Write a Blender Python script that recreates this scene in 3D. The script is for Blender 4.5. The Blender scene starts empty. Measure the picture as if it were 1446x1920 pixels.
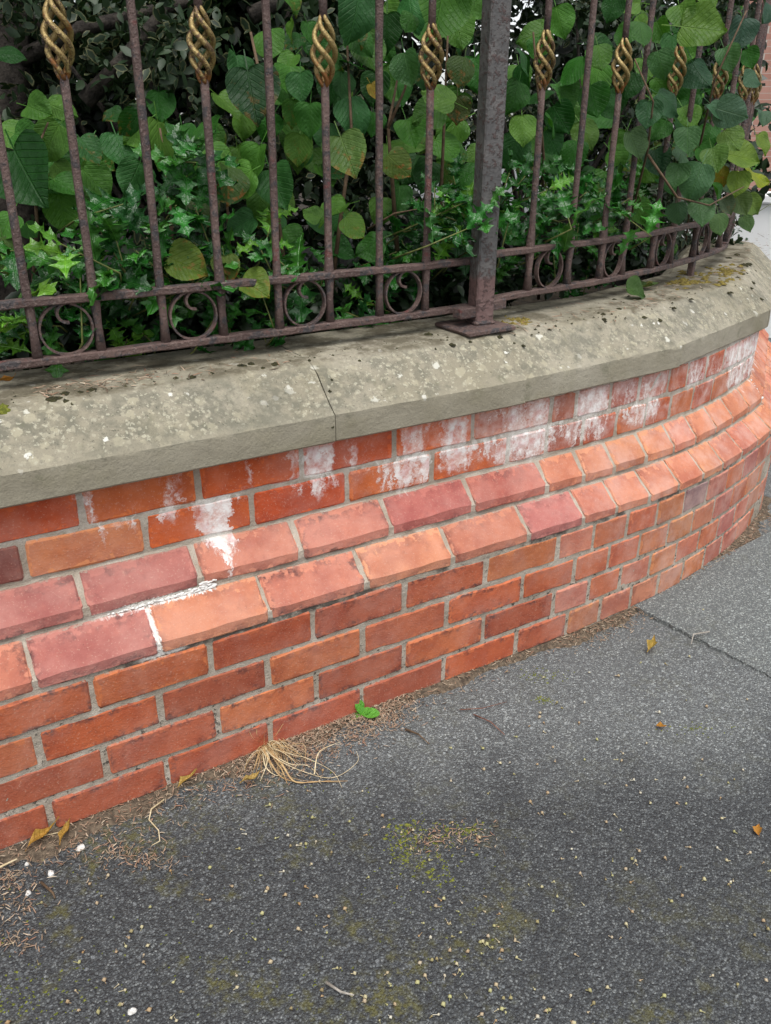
import bpy, math, random
import numpy as np
from mathutils import Vector, Matrix

random.seed(7)
rng = np.random.default_rng(11)
scene = bpy.context.scene
C = scene.collection

# ------------------------------------------------------------------ camera
FPX, PW, PH = 1569.46, 1446.0, 1920.0
CAM = np.array([-0.2067, -1.3931, 1.2811])
YAW, PITCH, ROLL = 0.5523, -0.4356, 0.006
fw = np.array([math.sin(YAW) * math.cos(PITCH), math.cos(YAW) * math.cos(PITCH), math.sin(PITCH)])
r0 = np.array([math.cos(YAW), -math.sin(YAW), 0.0])
u0 = np.cross(r0, fw)
rt = math.cos(ROLL) * r0 + math.sin(ROLL) * u0
up = -math.sin(ROLL) * r0 + math.cos(ROLL) * u0
cd = bpy.data.cameras.new('camera')
cd.sensor_fit = 'HORIZONTAL'
cd.sensor_width = 36.0
cd.lens = 36.0 * FPX / PW
cd.clip_start = 0.05
cd.clip_end = 500.0
cam = bpy.data.objects.new('camera', cd)
C.objects.link(cam)
M = Matrix.Identity(4)
for i in range(3):
    M[i][0], M[i][1], M[i][2], M[i][3] = rt[i], up[i], -fw[i], CAM[i]
cam.matrix_world = M
scene.camera = cam

# ------------------------------------------------------------------ sky, sun, exposure (bright overcast)
SUN_EL, SUN_AZ = math.radians(70), math.radians(200)     # azimuth clockwise from +Y
world = bpy.data.worlds.new('World')
scene.world = world
world.use_nodes = True
wn, wl = world.node_tree.nodes, world.node_tree.links
bg = wn['Background']
sky = wn.new('ShaderNodeTexSky')
sky.sky_type = 'NISHITA'
sky.sun_disc = False
sky.sun_elevation = SUN_EL
sky.sun_rotation = SUN_AZ
sky.air_density = 1.0
sky.dust_density = 2.0
sky.ozone_density = 0.6
hs = wn.new('ShaderNodeHueSaturation')
hs.inputs['Saturation'].default_value = 0.22
wl.new(sky.outputs['Color'], hs.inputs['Color'])
wl.new(hs.outputs['Color'], bg.inputs['Color'])
bg.inputs['Strength'].default_value = 0.13
sl = bpy.data.lights.new('sun', 'SUN')
sl.energy = 1.5
sl.angle = math.radians(40)
sl.color = (1.0, 0.97, 0.93)
sun = bpy.data.objects.new('sun', sl)
C.objects.link(sun)
sdir = Vector((math.sin(SUN_AZ) * math.cos(SUN_EL), math.cos(SUN_AZ) * math.cos(SUN_EL), math.sin(SUN_EL)))
sun.rotation_euler = sdir.to_track_quat('Z', 'Y').to_euler()
sun.location = (0, -3, 6)
vs = scene.view_settings
vs.view_transform = 'Standard'
vs.look = 'None'
vs.gamma = 1.0
vs.exposure = 0.90
vs.use_curve_mapping = False

# ------------------------------------------------------------------ wall plan curve
KS = [-3, 1.10, 1.30, 1.50, 1.70, 1.90, 2.10, 2.30, 2.38, 2.44, 9.0]
KT = [0, 0.0, 0.025, 0.068, 0.14, 0.233, 0.306, 0.355, 0.38, 0.612, 0.612]
DS = 0.005
S_ = np.arange(-3, 7, DS)
T_ = np.interp(S_, KS, KT)
X_ = np.cumsum(np.cos(T_)) * DS
Y_ = np.cumsum(np.sin(T_)) * DS
i0 = int(np.argmin(abs(S_)))
X_ -= X_[i0]
Y_ -= Y_[i0]
H = 0.0829            # brick course
D1, D2 = 0.066, 0.118  # set-backs of the upper plinth course and of the upper wall


def W(s, d, z):
    t = np.interp(s, S_, T_)
    return (float(np.interp(s, S_, X_) - math.sin(t) * d), float(np.interp(s, S_, Y_) + math.cos(t) * d), float(z))


def ray(px, py):
    v = fw + rt * (px - PW / 2) / FPX - up * (py - PH / 2) / FPX
    return v / np.linalg.norm(v)


def sd(P):
    i = int(np.argmin((X_ - P[0]) ** 2 + (Y_ - P[1]) ** 2))
    dx, dy = P[0] - X_[i], P[1] - Y_[i]
    c, s = math.cos(T_[i]), math.sin(T_[i])
    return S_[i] + dx * c + dy * s, -dx * s + dy * c


def at_d(px, py, d):
    """point of the sight line through a pixel at set-back d behind the wall face"""
    v = ray(px, py)
    a, b = 0.5, 9.0
    for _ in range(26):
        m = (a + b) / 2
        if sd(CAM + m * v)[1] > d:
            b = m
        else:
            a = m
    return CAM + m * v


def at_z(px, py, z):
    v = ray(px, py)
    return CAM + v * ((z - CAM[2]) / v[2])


# ------------------------------------------------------------------ helpers
def tag(o, label=None, cat=None, group=None, kind=None):
    if label: o['label'] = label
    if cat: o['category'] = cat
    if group: o['group'] = group
    if kind: o['kind'] = kind
    return o


def empty(name, loc, label, cat, group=None):
    o = bpy.data.objects.new(name, None)
    o.empty_display_size = 0.05
    o.location = loc
    C.objects.link(o)
    return tag(o, label, cat, group)


def link(name, me, mat=None, parent=None):
    o = bpy.data.objects.new(name, me)
    if mat and not me.materials:
        me.materials.append(mat)
    C.objects.link(o)
    if parent:
        o.parent = parent
        if parent.parent is None:
            o.matrix_parent_inverse = Matrix.Translation(parent.location).inverted()
    return o


def mesh(name, v, f, smooth=False):
    me = bpy.data.meshes.new(name)
    me.from_pydata([tuple(map(float, p)) for p in v], [], f)
    if smooth:
        me.polygons.foreach_set('use_smooth', [True] * len(me.polygons))
    me.update()
    return me


def big_mesh(name, V, F, attrs=None, smooth=False):
    """V (n,3) array, F (m,k) array of equal polygons"""
    V = np.asarray(V, np.float32)
    F = np.asarray(F, np.int32)
    me = bpy.data.meshes.new(name)
    k = F.shape[1]
    me.vertices.add(len(V))
    me.vertices.foreach_set('co', V.ravel())
    me.loops.add(F.size)
    me.loops.foreach_set('vertex_index', F.ravel())
    me.polygons.add(len(F))
    me.polygons.foreach_set('loop_start', np.arange(0, F.size, k, dtype=np.int32))
    me.polygons.foreach_set('loop_total', np.full(len(F), k, np.int32))
    if smooth:
        me.polygons.foreach_set('use_smooth', np.ones(len(F), bool))
    me.update(calc_edges=True)
    for n, a in (attrs or {}).items():
        at = me.attributes.new(n, 'FLOAT', 'POINT')
        at.data.foreach_set('value', np.asarray(a, np.float32).ravel())
    me.validate()
    return me


def uvlayer(me, name, fn):
    """fn(vertex index)->(u,v)"""
    uv = me.uv_layers.new(name=name)
    for l in me.loops:
        uv.data[l.index].uv = fn(l.vertex_index)


def tube(path, rad, n=8, cap=True, close=False):
    """sweep a round section along a path; rad scalar or list"""
    P = [Vector(p) for p in path]
    m = len(P)
    R = rad if hasattr(rad, '__len__') else [rad] * m
    V, F = [], []
    ref = None
    for i, p in enumerate(P):
        if close:
            t = (P[(i + 1) % m] - P[i - 1])
        else:
            t = (P[min(i + 1, m - 1)] - P[max(i - 1, 0)])
        if t.length < 1e-9: t = Vector((0, 0, 1))
        t.normalize()
        if ref is None:
            ref = Vector((0, 1, 0)) if abs(t.y) < 0.8 else Vector((1, 0, 0))
        a = (ref - t * ref.dot(t))
        a.normalize()
        ref = a
        b = t.cross(a)
        for k in range(n):
            an = 2 * math.pi * k / n
            V.append(p + (a * math.cos(an) + b * math.sin(an)) * R[i])
    for i in range(m if close else m - 1):
        j = (i + 1) % m
        for k in range(n):
            F.append((i * n + k, i * n + (k + 1) % n, j * n + (k + 1) % n, j * n + k))
    if cap and not close:
        F.append(tuple(range(n))[::-1])
        F.append(tuple((m - 1) * n + k for k in range(n)))
    return V, F


def join(parts):
    V, F = [], []
    for v, f in parts:
        o = len(V)
        V += list(v)
        F += [tuple(i + o for i in q) for q in f]
    return V, F


def box(cx, cy, cz, sx, sy, sz, rz=0.0, bev=0.0):
    c, s = math.cos(rz), math.sin(rz)
    V, F = [], []
    b = min(bev, sx * .4, sy * .4, sz * .4)
    rings = [(-sz / 2, b), (-sz / 2 + b, 0), (sz / 2 - b, 0), (sz / 2, b)] if b > 0 else [(-sz / 2, 0), (sz / 2, 0)]
    for z, ins in rings:
        hx, hy = sx / 2 - ins, sy / 2 - ins
        bb = b if b > 0 else 0
        pts = [(hx, -hy + bb), (hx, hy - bb), (hx - bb, hy), (-hx + bb, hy), (-hx, hy - bb), (-hx, -hy + bb), (-hx + bb, -hy), (hx - bb, -hy)] if b > 0 else [(hx, -hy), (hx, hy), (-hx, hy), (-hx, -hy)]
        for x, y in pts:
            V.append((cx + x * c - y * s, cy + x * s + y * c, cz + z))
    n = len(V) // len(rings)
    for i in range(len(rings) - 1):
        for k in range(n):
            F.append((i * n + k, i * n + (k + 1) % n, (i + 1) * n + (k + 1) % n, (i + 1) * n + k))
    F.append(tuple(range(n))[::-1])
    F.append(tuple((len(rings) - 1) * n + k for k in range(n)))
    return V, F


def lin(r, g, b, k=1.0):
    f = lambda c: (c / 255 / 12.92 if c / 255 <= .04045 else ((c / 255 + .055) / 1.055) ** 2.4) * k
    return (f(r), f(g), f(b), 1.0)


# ------------------------------------------------------------------ node helper
class NT:
    def __init__(self, name):
        self.m = bpy.data.materials.new(name)
        self.m.use_nodes = True
        self.n, self.l = self.m.node_tree.nodes, self.m.node_tree.links
        self.b = self.n['Principled BSDF']

    def put(self, sock, v):
        if hasattr(v, 'is_output') or isinstance(v, bpy.types.NodeSocket):
            self.l.new(v, sock)
        else:
            sock.default_value = v

    def node(self, t, **k):
        nd = self.n.new(t)
        for a, b in k.items(): setattr(nd, a, b)
        return nd

    def math(self, op, a, b=0.0, c=0.0, clamp=False):
        nd = self.node('ShaderNodeMath', operation=op, use_clamp=clamp)
        for s, v in zip(nd.inputs, (a, b, c)): self.put(s, v)
        return nd.outputs[0]

    def sstep(self, v, lo, hi):
        nd = self.node('ShaderNodeMapRange', interpolation_type='SMOOTHSTEP')
        self.put(nd.inputs['Value'], v)
        self.put(nd.inputs['From Min'], lo)
        self.put(nd.inputs['From Max'], hi)
        return nd.outputs[0]

    def noise(self, vec, scale, detail=4.0, rough=0.55, dist=0.0, out='Fac'):
        nd = self.node('ShaderNodeTexNoise')
        if vec is not None: self.put(nd.inputs['Vector'], vec)
        nd.inputs['Scale'].default_value = scale
        nd.inputs['Detail'].default_value = detail
        nd.inputs['Roughness'].default_value = rough
        nd.inputs['Distortion'].default_value = dist
        return nd.outputs[out]

    def voro(self, vec, scale, feature='F1', out='Distance'):
        nd = self.node('ShaderNodeTexVoronoi', feature=feature)
        if vec is not None: self.put(nd.inputs['Vector'], vec)
        nd.inputs['Scale'].default_value = scale
        return nd.outputs[out]

    def mix(self, f, a, b, mode='MIX'):
        nd = self.node('ShaderNodeMix', data_type='RGBA', blend_type=mode)
        self.put(nd.inputs[0], f)
        self.put(nd.inputs[6], a)
        self.put(nd.inputs[7], b)
        return nd.outputs[2]

    def ramp(self, fac, stops, interp='LINEAR'):
        nd = self.node('ShaderNodeValToRGB')
        nd.color_ramp.interpolation = interp
        e = nd.color_ramp.elements
        while len(e) > 1: e.remove(e[-1])
        e[0].position = stops[0][0]
        e[0].color = stops[0][1] if hasattr(stops[0][1], '__len__') else (stops[0][1],) * 3 + (1,)
        for p, c in stops[1:]:
            q = e.new(p)
            q.color = c if hasattr(c, '__len__') else (c,) * 3 + (1,)
        self.put(nd.inputs[0], fac)
        return nd.outputs[0]

    def pos(self):
        return self.node('ShaderNodeNewGeometry').outputs['Position']

    def objco(self):
        return self.node('ShaderNodeTexCoord').outputs['Object']

    def oinfo(self):
        return self.node('ShaderNodeObjectInfo')

    def uv(self, name):
        return self.node('ShaderNodeUVMap', uv_map=name).outputs[0]

    def xyz(self, v):
        nd = self.node('ShaderNodeSeparateXYZ')
        self.put(nd.inputs[0], v)
        return nd.outputs

    def comb(self, x, y, z=0.0):
        nd = self.node('ShaderNodeCombineXYZ')
        for s, v in zip(nd.inputs, (x, y, z)): self.put(s, v)
        return nd.outputs[0]

    def attr(self, name, out='Fac'):
        return self.node('ShaderNodeAttribute', attribute_name=name).outputs[out]

    def bump(self, h, strength=0.3, dist=0.01, normal=None):
        nd = self.node('ShaderNodeBump')
        self.put(nd.inputs['Height'], h)
        nd.inputs['Strength'].default_value = strength
        nd.inputs['Distance'].default_value = dist
        if normal is not None: self.put(nd.inputs['Normal'], normal)
        return nd.outputs[0]

    def done(self, color, rough=0.8, bump=None, spec=0.4, metal=0.0):
        self.put(self.b.inputs['Base Color'], color)
        self.put(self.b.inputs['Roughness'], rough)
        self.put(self.b.inputs['Specular IOR Level'], spec)
        self.put(self.b.inputs['Metallic'], metal)
        if bump is not None: self.put(self.b.inputs['Normal'], bump)
        return self.m


# white salt runs: strength in the top course, and how far they drip down the course below (in courses)
EFF8 = [(-.2, .1), (.04, .12), (.05, .72), (.075, .66), (.085, .2), (.2, .25), (.225, .55), (.25, .5), (.27, .2), (.36, .22), (.38, .52), (.395, .5), (.41, .2), (.47, .2), (.49, .75), (.505, .6), (.52, .95),
        (.59, .95), (.60, .4), (.66, .5), (.69, .55), (.72, .35), (.75, .4), (.78, .85), (.82, .8), (.86, .5), (.9, .85), (.94, .8), (.98, .45), (1.05, .6), (1.1, .8), (1.21, .82), (1.23, .35), (1.30, .42), (1.32, .98),
        (1.42, .95), (1.44, .5), (1.54, .7), (1.57, .8), (1.68, .75), (1.72, .35), (1.80, .35), (1.82, .8), (1.9, .72), (1.95, .55), (2.05, .55), (2.10, .85), (2.14, 1.1), (2.45, 1.1)]
EFF7 = [(-.2, .12), (.07, .15), (.08, .75), (.10, .75), (.105, .25), (.14, .5), (.15, .5), (.16, .25), (.17, .45), (.2, .42), (.22, .55), (.26, .38), (.283, 1.3), (.30, 1.4), (.325, 1.9), (.345, 1.75), (.35, .25), (.38, .5),
        (.39, .18), (.47, .18), (.50, .55), (.52, .45), (.54, .65), (.585, .8), (.60, .25), (.66, .22), (.70, .4), (.715, 1.05), (.84, 1.08), (.855, .4), (.88, .9), (.95, 1.1), (1.0, .7), (1.06, 1.1), (1.22, 1.1), (1.25, .6),
        (1.31, 1.0), (1.42, 1.05), (1.45, .5), (1.5, .6), (1.57, .95), (1.66, .85), (1.70, .2), (1.82, .25), (1.9, .3), (2.08, .3), (2.14, 1.0), (2.25, 1.15), (2.45, 1.2)]


def piecewise(t, x, pts, lo, hi):
    """value of a long piecewise-linear table, split over several colour ramps"""
    out = None
    n = 28
    for i in range(0, len(pts) - 1, n):
        ch = pts[i:i + n + 1]
        a, b = ch[0][0], ch[-1][0]
        nr = t.math('DIVIDE', t.math('SUBTRACT', x, a), b - a)
        r = t.xyz(t.ramp(nr, [((s - a) / (b - a), (v - lo) / (hi - lo)) for s, v in ch]))[0]
        out = r if out is None else t.math('ADD', t.math('MULTIPLY', out, t.math('LESS_THAN', x, a)), t.math('MULTIPLY', r, t.math('GREATER_THAN', x, a)))
    return t.math('MULTIPLY_ADD', out, hi - lo, lo)


def salt_mask(t, uv):
    """t: NT; uv: (s,z) wall coordinates"""
    x = t.xyz(uv)
    wob = t.math('ADD', t.math('MULTIPLY', t.math('SUBTRACT', t.noise(uv, 26, 4, .7), .5), .075), t.math('MULTIPLY', t.math('SUBTRACT', t.noise(uv, 110, 3, .7), .5), .02))
    xw = t.math('ADD', x[0], wob)
    e8 = piecewise(t, xw, EFF8, 0, 1.2)
    e7 = piecewise(t, xw, EFF7, 0, 2.0)
    n1 = t.noise(t.comb(t.math('MULTIPLY', xw, 80.0), t.math('MULTIPLY', x[1], 11.0)), 1.0, 5.0, .68)
    n2 = t.noise(t.comb(t.math('MULTIPLY', x[0], 30.0), t.math('MULTIPLY', x[1], 9.0), 3.3), 1.0, 2.0, .5)
    n3 = t.noise(uv, 160, 4, .7)
    n4 = t.noise(uv, 55, 5, .7)
    nn = t.math('ADD', t.math('MULTIPLY', n1, .54), t.math('ADD', t.math('MULTIPLY', n2, .28), t.math('MULTIPLY', n4, .18)))
    nn = t.math('MULTIPLY_ADD', t.math('SUBTRACT', nn, .5), 3.0, .5)
    th8 = t.math('SUBTRACT', 1.0, e8)
    a8 = t.sstep(nn, t.math('SUBTRACT', th8, .08), t.math('ADD', th8, .55))
    a8 = t.math('MULTIPLY', a8, t.math('GREATER_THAN', x[1], 7 * H + .002))
    a8 = t.math('MULTIPLY', a8, t.math('SUBTRACT', 1.0, t.math('MULTIPLY', t.sstep(x[1], 8 * H - .03, 8 * H), .6)))
    # drips below the joint: length from the table times the streak noise
    ln = t.math('MULTIPLY', e7, t.math('MULTIPLY_ADD', nn, .85, .50))
    v = t.math('DIVIDE', t.math('SUBTRACT', 7 * H + .006, x[1]), H)
    a7 = t.math('MULTIPLY', t.sstep(t.math('SUBTRACT', ln, v), -.04, .34), t.math('GREATER_THAN', v, .0))
    gap = t.sstep(nn, t.math('MULTIPLY_ADD', e7, -.34, .60), t.math('MULTIPLY_ADD', e7, -.34, .90))
    a7 = t.math('MULTIPLY', a7, t.math('MAXIMUM', gap, t.math('MULTIPLY', t.math('MULTIPLY', t.sstep(v, .12, .0), .65), t.sstep(n2, .35, .6))))
    # chalky cloud breaking the runs up
    cloud = t.sstep(t.noise(uv, 34, 6, .75), .34, .60)
    out = t.math('MULTIPLY', t.math('MAXIMUM', a8, a7), t.math('MULTIPLY_ADD', cloud, .62, .38))
    bloom = t.math('MULTIPLY', t.sstep(t.noise(uv, 9, 6, .7), .44, .70), t.math('MULTIPLY', t.sstep(x[1], 6 * H - .01, 6 * H + .05), t.sstep(x[0], .45, 1.0)))
    out = t.math('MAXIMUM', out, t.math('MULTIPLY', bloom, .42))
    # wet-looking grey-white smear of old render round s = 1.15
    smx = t.math('MULTIPLY', t.sstep(t.math('ABSOLUTE', t.math('SUBTRACT', t.math('MULTIPLY_ADD', wob, 2.0, x[0]), 1.14)), .13, .02), t.sstep(t.math('ADD', n3, t.math('MULTIPLY', n2, .5)), .55, .85))
    smx = t.math('MULTIPLY', smx, t.math('MULTIPLY', t.sstep(x[1], .485, .51), .6))
    # crusted plinth joints on the left
    jx = t.math('MULTIPLY', t.math('MULTIPLY', t.sstep(x[0], .0, .12), t.sstep(x[0], .285, .272)), t.sstep(t.math('ADD', t.math('ABSOLUTE', t.math('SUBTRACT', x[1], 5 * H + .001)), t.math('MULTIPLY', t.math('SUBTRACT', n3, .5), .02)), .0075, .003))
    jp = t.math('MULTIPLY', t.math('MULTIPLY', t.sstep(x[1], 4 * H - .004, 4 * H + .004), t.sstep(x[1], 5 * H, 5 * H - .01)), t.sstep(t.math('ADD', t.math('ABSOLUTE', t.math('SUBTRACT', x[0], .137)), t.math('MULTIPLY', t.math('SUBTRACT', n3, .5), .016)), .0065, .003))
    jq = t.math('MULTIPLY', t.math('MULTIPLY', t.sstep(x[0], .08, .12), t.sstep(x[0], .20, .17)), t.sstep(t.math('ADD', t.math('ABSOLUTE', t.math('SUBTRACT', x[1], 4 * H + .001)), t.math('MULTIPLY', t.math('SUBTRACT', n3, .5), .016)), .006, .002))
    out = t.math('MAXIMUM', t.math('MAXIMUM', out, smx), t.math('MAXIMUM', jx, t.math('MAXIMUM', jp, jq)))
    return t.math('MINIMUM', out, 1.0)


def mat_brick():
    t = NT('pressed_red_brick')
    oi = t.oinfo()
    uv = t.uv('wall')
    P = t.objco()
    ea, eb = t.xyz(t.uv('edge_a')), t.xyz(t.uv('edge_b'))
    dist = t.math('MINIMUM', t.math('MINIMUM', ea[0], ea[1]), t.math('MINIMUM', eb[0], eb[1]))
    n_big = t.noise(P, 9, 4, .6)
    n_mid = t.noise(P, 38, 5, .65)
    n_fin = t.noise(P, 260, 3, .6)
    col = oi.outputs['Color']
    col = t.mix(t.math('MULTIPLY', t.sstep(n_big, .40, .66), .62), col, t.mix(1.0, col, (.66, .50, .54, 1), 'MULTIPLY'))
    col = t.mix(t.math('MULTIPLY', t.sstep(n_mid, .5, .72), .35), col, t.mix(1.0, col, (1.25, 1.22, 1.12, 1), 'MULTIPLY'))
    # black fire-flash margins
    em = t.math('ADD', dist, t.math('MULTIPLY', t.math('SUBTRACT', n_mid, .55), .07))
    em = t.math('SUBTRACT', 1.0, t.sstep(em, -.004, .013))
    em = t.math('MULTIPLY', t.math('MULTIPLY', em, oi.outputs['Alpha']), t.math('MULTIPLY_ADD', t.sstep(t.noise(P, 15, 4, .7), .40, .62), .85, .15))
    col = t.mix(t.math('MULTIPLY', em, .9), col, (.045, .030, .034, 1))
    # sooty scuffs
    sc = t.noise(t.comb(t.math('MULTIPLY', t.xyz(uv)[0], 22.0), t.math('MULTIPLY', t.xyz(uv)[1], 75.0)), 1.0, 5, .7)
    col = t.mix(t.math('MULTIPLY', t.sstep(sc, .63, .76), t.math('MULTIPLY_ADD', oi.outputs['Alpha'], .75, .08)), col, (.06, .045, .045, 1))
    # pale bloom low down and specks
    col = t.mix(t.math('MULTIPLY', t.sstep(n_fin, .58, .70), .35), col, (.56, .36, .27, 1))
    pore = t.sstep(t.noise(P, 190, 4, .75), .36, .27)
    col = t.mix(t.math('MULTIPLY', pore, .6), col, (.10, .045, .035, 1))
    col = t.mix(t.math('MULTIPLY', t.sstep(t.noise(P, 7.0, 5, .7), .40, .68), t.math('MULTIPLY_ADD', t.sstep(t.xyz(uv)[0], 1.0, 1.7), .34, .16)), col, (.60, .41, .35, 1))
    # mortar smeared raggedly over the arrises, black grime under the drip edge
    rag = t.math('ADD', dist, t.math('MULTIPLY', t.math('SUBTRACT', t.noise(P, 120, 4, .7), .5), .012))
    col = t.mix(t.math('MULTIPLY', t.sstep(rag, .0016, -.0006), .75), col, (.36, .31, .25, 1))
    chip = t.math('ADD', dist, t.math('MULTIPLY', t.math('SUBTRACT', t.noise(P, 48, 3, .6), .60), .07))
    chip = t.sstep(chip, -.001, -.006)
    col = t.mix(t.math('MULTIPLY', chip, .7), col, t.mix(1.0, oi.outputs['Color'], (1.25, 1.35, 1.3, 1), 'MULTIPLY'))
    gr = t.math('ADD', eb[0], t.math('MULTIPLY', t.math('SUBTRACT', t.noise(P, 26, 5, .7), .47), .055))
    col = t.mix(t.math('MULTIPLY', t.sstep(gr, .006, -.004), t.math('MULTIPLY_ADD', oi.outputs['Alpha'], .6, .22)), col, (.032, .026, .024, 1))
    blot = t.noise(P, 17, 6, .72)
    col = t.mix(t.math('MULTIPLY', t.sstep(blot, .56, .70), t.math('MULTIPLY_ADD', oi.outputs['Alpha'], .45, .10)), col, t.mix(1.0, col, (.42, .45, .52, 1), 'MULTIPLY'))
    sm = salt_mask(t, uv)
    pink = t.noise(uv, 30, 2, .5)
    col = t.mix(t.math('MULTIPLY', sm, .95), col, t.mix(t.sstep(pink, .30, .52), (.72, .55, .54, 1), (.82, .80, .77, 1)))
    b = t.bump(n_fin, .5, .002)
    b = t.bump(pore, -.5, .002, b)
    b = t.bump(chip, -.8, .003, b)
    b = t.bump(n_mid, .45, .005, b)
    b = t.bump(n_big, .3, .010, b)
    b = t.bump(sm, .5, .002, b)
    return t.done(col, t.math('MULTIPLY_ADD', n_mid, .2, .78), b, .22)


def mat_mortar():
    t = NT('lime_mortar')
    P = t.pos()
    uv = t.uv('wall')
    z = t.xyz(uv)[1]
    n1, n2, n3 = t.noise(P, 14, 5, .6), t.noise(P, 70, 5, .7), t.noise(P, 420, 2, .5)
    col = t.mix(t.sstep(n1, .35, .7), (.33, .28, .22, 1), (.47, .42, .35, 1))
    col = t.mix(t.math('MULTIPLY', t.sstep(n3, .5, .75), .4), col, (.20, .18, .15, 1))
    # black crevice dirt, more in the lower courses
    hi = t.sstep(z, .40, .1)
    thr = t.math('MULTIPLY_ADD', hi, -.13, .68)
    col = t.mix(t.math('MULTIPLY', t.sstep(n2, thr, t.math('ADD', thr, .07)), .85), col, (.035, .034, .028, 1))
    col = t.mix(t.math('MULTIPLY', t.sstep(t.noise(P, 23, 4, .6), .66, .74), .5), col, (.10, .11, .03, 1))
    for zz in (4 * H, 5 * H):
        bd = t.math('ABSOLUTE', t.math('SUBTRACT', z, zz + .001))
        col = t.mix(t.math('MULTIPLY', t.math('MULTIPLY', t.sstep(bd, .012, .004), t.sstep(t.noise(P, 8, 5, .7), .46, .60)), .8 if zz < .4 else .4), col, (.035, .030, .027, 1))
    sm = salt_mask(t, uv)
    col = t.mix(t.math('MULTIPLY', sm, .8), col, (.74, .72, .67, 1))
    b = t.bump(n2, .9, .006)
    b = t.bump(n3, .6, .002, b)
    return t.done(col, .95, b, .2)


ZT_ = .817


def mat_stone():
    t = NT('weathered_sandstone')
    P = t.pos()
    z = t.xyz(P)[2]
    n0, n1, n2, n3 = t.noise(P, 2.6, 4, .6), t.noise(P, 11, 5, .65), t.noise(P, 55, 5, .7), t.noise(P, 330, 3, .6)
    col = t.mix(t.sstep(n0, .32, .68), (.240, .216, .158, 1), (.322, .294, .230, 1))
    col = t.mix(t.math('MULTIPLY', t.sstep(n1, .45, .75), .45), col, (.215, .195, .125, 1))
    col = t.mix(t.math('MULTIPLY', t.sstep(n3, .5, .7), .35), col, (.17, .155, .115, 1))
    up_ = t.sstep(t.math('ADD', z, t.math('MULTIPLY', t.math('SUBTRACT', n1, .5), .07)), .716, .745)
    top_ = t.sstep(z, .800, .817)
    sp_ = t.math('MULTIPLY', up_, t.math('MULTIPLY_ADD', top_, -.55, 1.0))      # the splay carries most growth
    # dark algae film, mottled at several sizes
    al = t.math('ADD', t.math('MULTIPLY', t.noise(P, 7, 5, .7), .55), t.math('MULTIPLY', t.noise(P, 38, 5, .7), .45))
    col = t.mix(t.math('MULTIPLY', t.math('MULTIPLY', t.sstep(al, .44, .58), sp_), .70), col, (.120, .118, .092, 1))
    col = t.mix(t.math('MULTIPLY', t.sstep(t.noise(P, 16, 4, .6), .60, .72), .35), col, (.10, .105, .06, 1))
    # pale crustose lichen in ragged discs, clustered
    nv = t.node('ShaderNodeVectorMath', operation='SCALE')
    t.put(nv.inputs[0], t.noise(P, 85, 4, .65, out='Color'))
    nv.inputs['Scale'].default_value = .020
    wv = t.node('ShaderNodeVectorMath', operation='ADD')
    t.put(wv.inputs[0], P)
    t.put(wv.inputs[1], nv.outputs[0])
    cl = t.sstep(t.noise(P, 4.2, 3, .6), .36, .56)
    for sc, hi, pick, c, amt in ((46, .62, .50, (.37, .34, .245, 1), .60), (85, .60, .45, (.36, .335, .25, 1), .65), (140, .60, .45, (.41, .39, .30, 1), .7), (27, .36, .86, (.54, .53, .46, 1), .85), (52, .42, .88, (.62, .61, .55, 1), .9)):
        v = t.voro(wv.outputs[0], sc)
        rr = t.xyz(t.voro(wv.outputs[0], sc, out='Color'))[1]
        rad = t.math('MULTIPLY', t.sstep(rr, pick, 1.0), hi)
        m = t.math('MULTIPLY', t.sstep(v, rad, t.math('MULTIPLY', rad, .7)), t.math('MULTIPLY', t.math('GREATER_THAN', rr, pick), 1.0))
        m = t.math('MULTIPLY', m, t.math('MULTIPLY', t.math('MULTIPLY_ADD', cl, .85, .15), t.math('MULTIPLY_ADD', sp_, .96, .04)))
        col = t.mix(t.math('MULTIPLY', m, amt), col, c)
    dirt_shade = t.math('MULTIPLY', t.sstep(z, ZT_ - .008, ZT_ - .001), t.sstep(t.noise(P, 13, 5, .72), .42, .60))  # patchy dirt on the flat top, with the shade under the rail painted in
    col = t.mix(t.math('MULTIPLY', dirt_shade, .75), col, (.070, .058, .036, 1))
    dk = t.math('MULTIPLY', t.sstep(t.noise(P, 150, 4, .7), .60, .68), sp_)
    col = t.mix(t.math('MULTIPLY', dk, .7), col, (.055, .055, .045, 1))
    b = t.bump(n3, .4, .002)
    b = t.bump(n2, .55, .006, b)
    b = t.bump(n1, .3, .012, b)
    return t.done(col, .92, b, .2)


def mat_iron():
    t = NT('rusted_painted_iron')
    P = t.pos()
    n0, n1, n2, n3 = t.noise(P, 7, 4, .6), t.noise(P, 35, 5, .7), t.noise(P, 160, 4, .7), t.noise(P, 480, 2, .6)
    col = t.mix(t.sstep(n0, .35, .68), (.085, .052, .046, 1), (.150, .096, .082, 1))
    col = t.mix(t.math('MULTIPLY', t.sstep(n1, .50, .60), .85), col, (.045, .044, .048, 1))
    col = t.mix(t.math('MULTIPLY', t.sstep(t.noise(P, 22, 4, .7), .62, .70), .7), col, (.16, .045, .040, 1))
    col = t.mix(t.math('MULTIPLY', t.sstep(n2, .52, .66), .6), col, (.23, .175, .15, 1))
    col = t.mix(t.math('MULTIPLY', t.sstep(n3, .6, .7), .35), col, (.035, .022, .02, 1))
    b = t.bump(n3, .4, .0015)
    b = t.bump(n2, 1.0, .006, b)
    b = t.bump(n1, .6, .006, b)
    return t.done(col, t.math('MULTIPLY_ADD', n2, .35, .5), b, .4)


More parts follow.
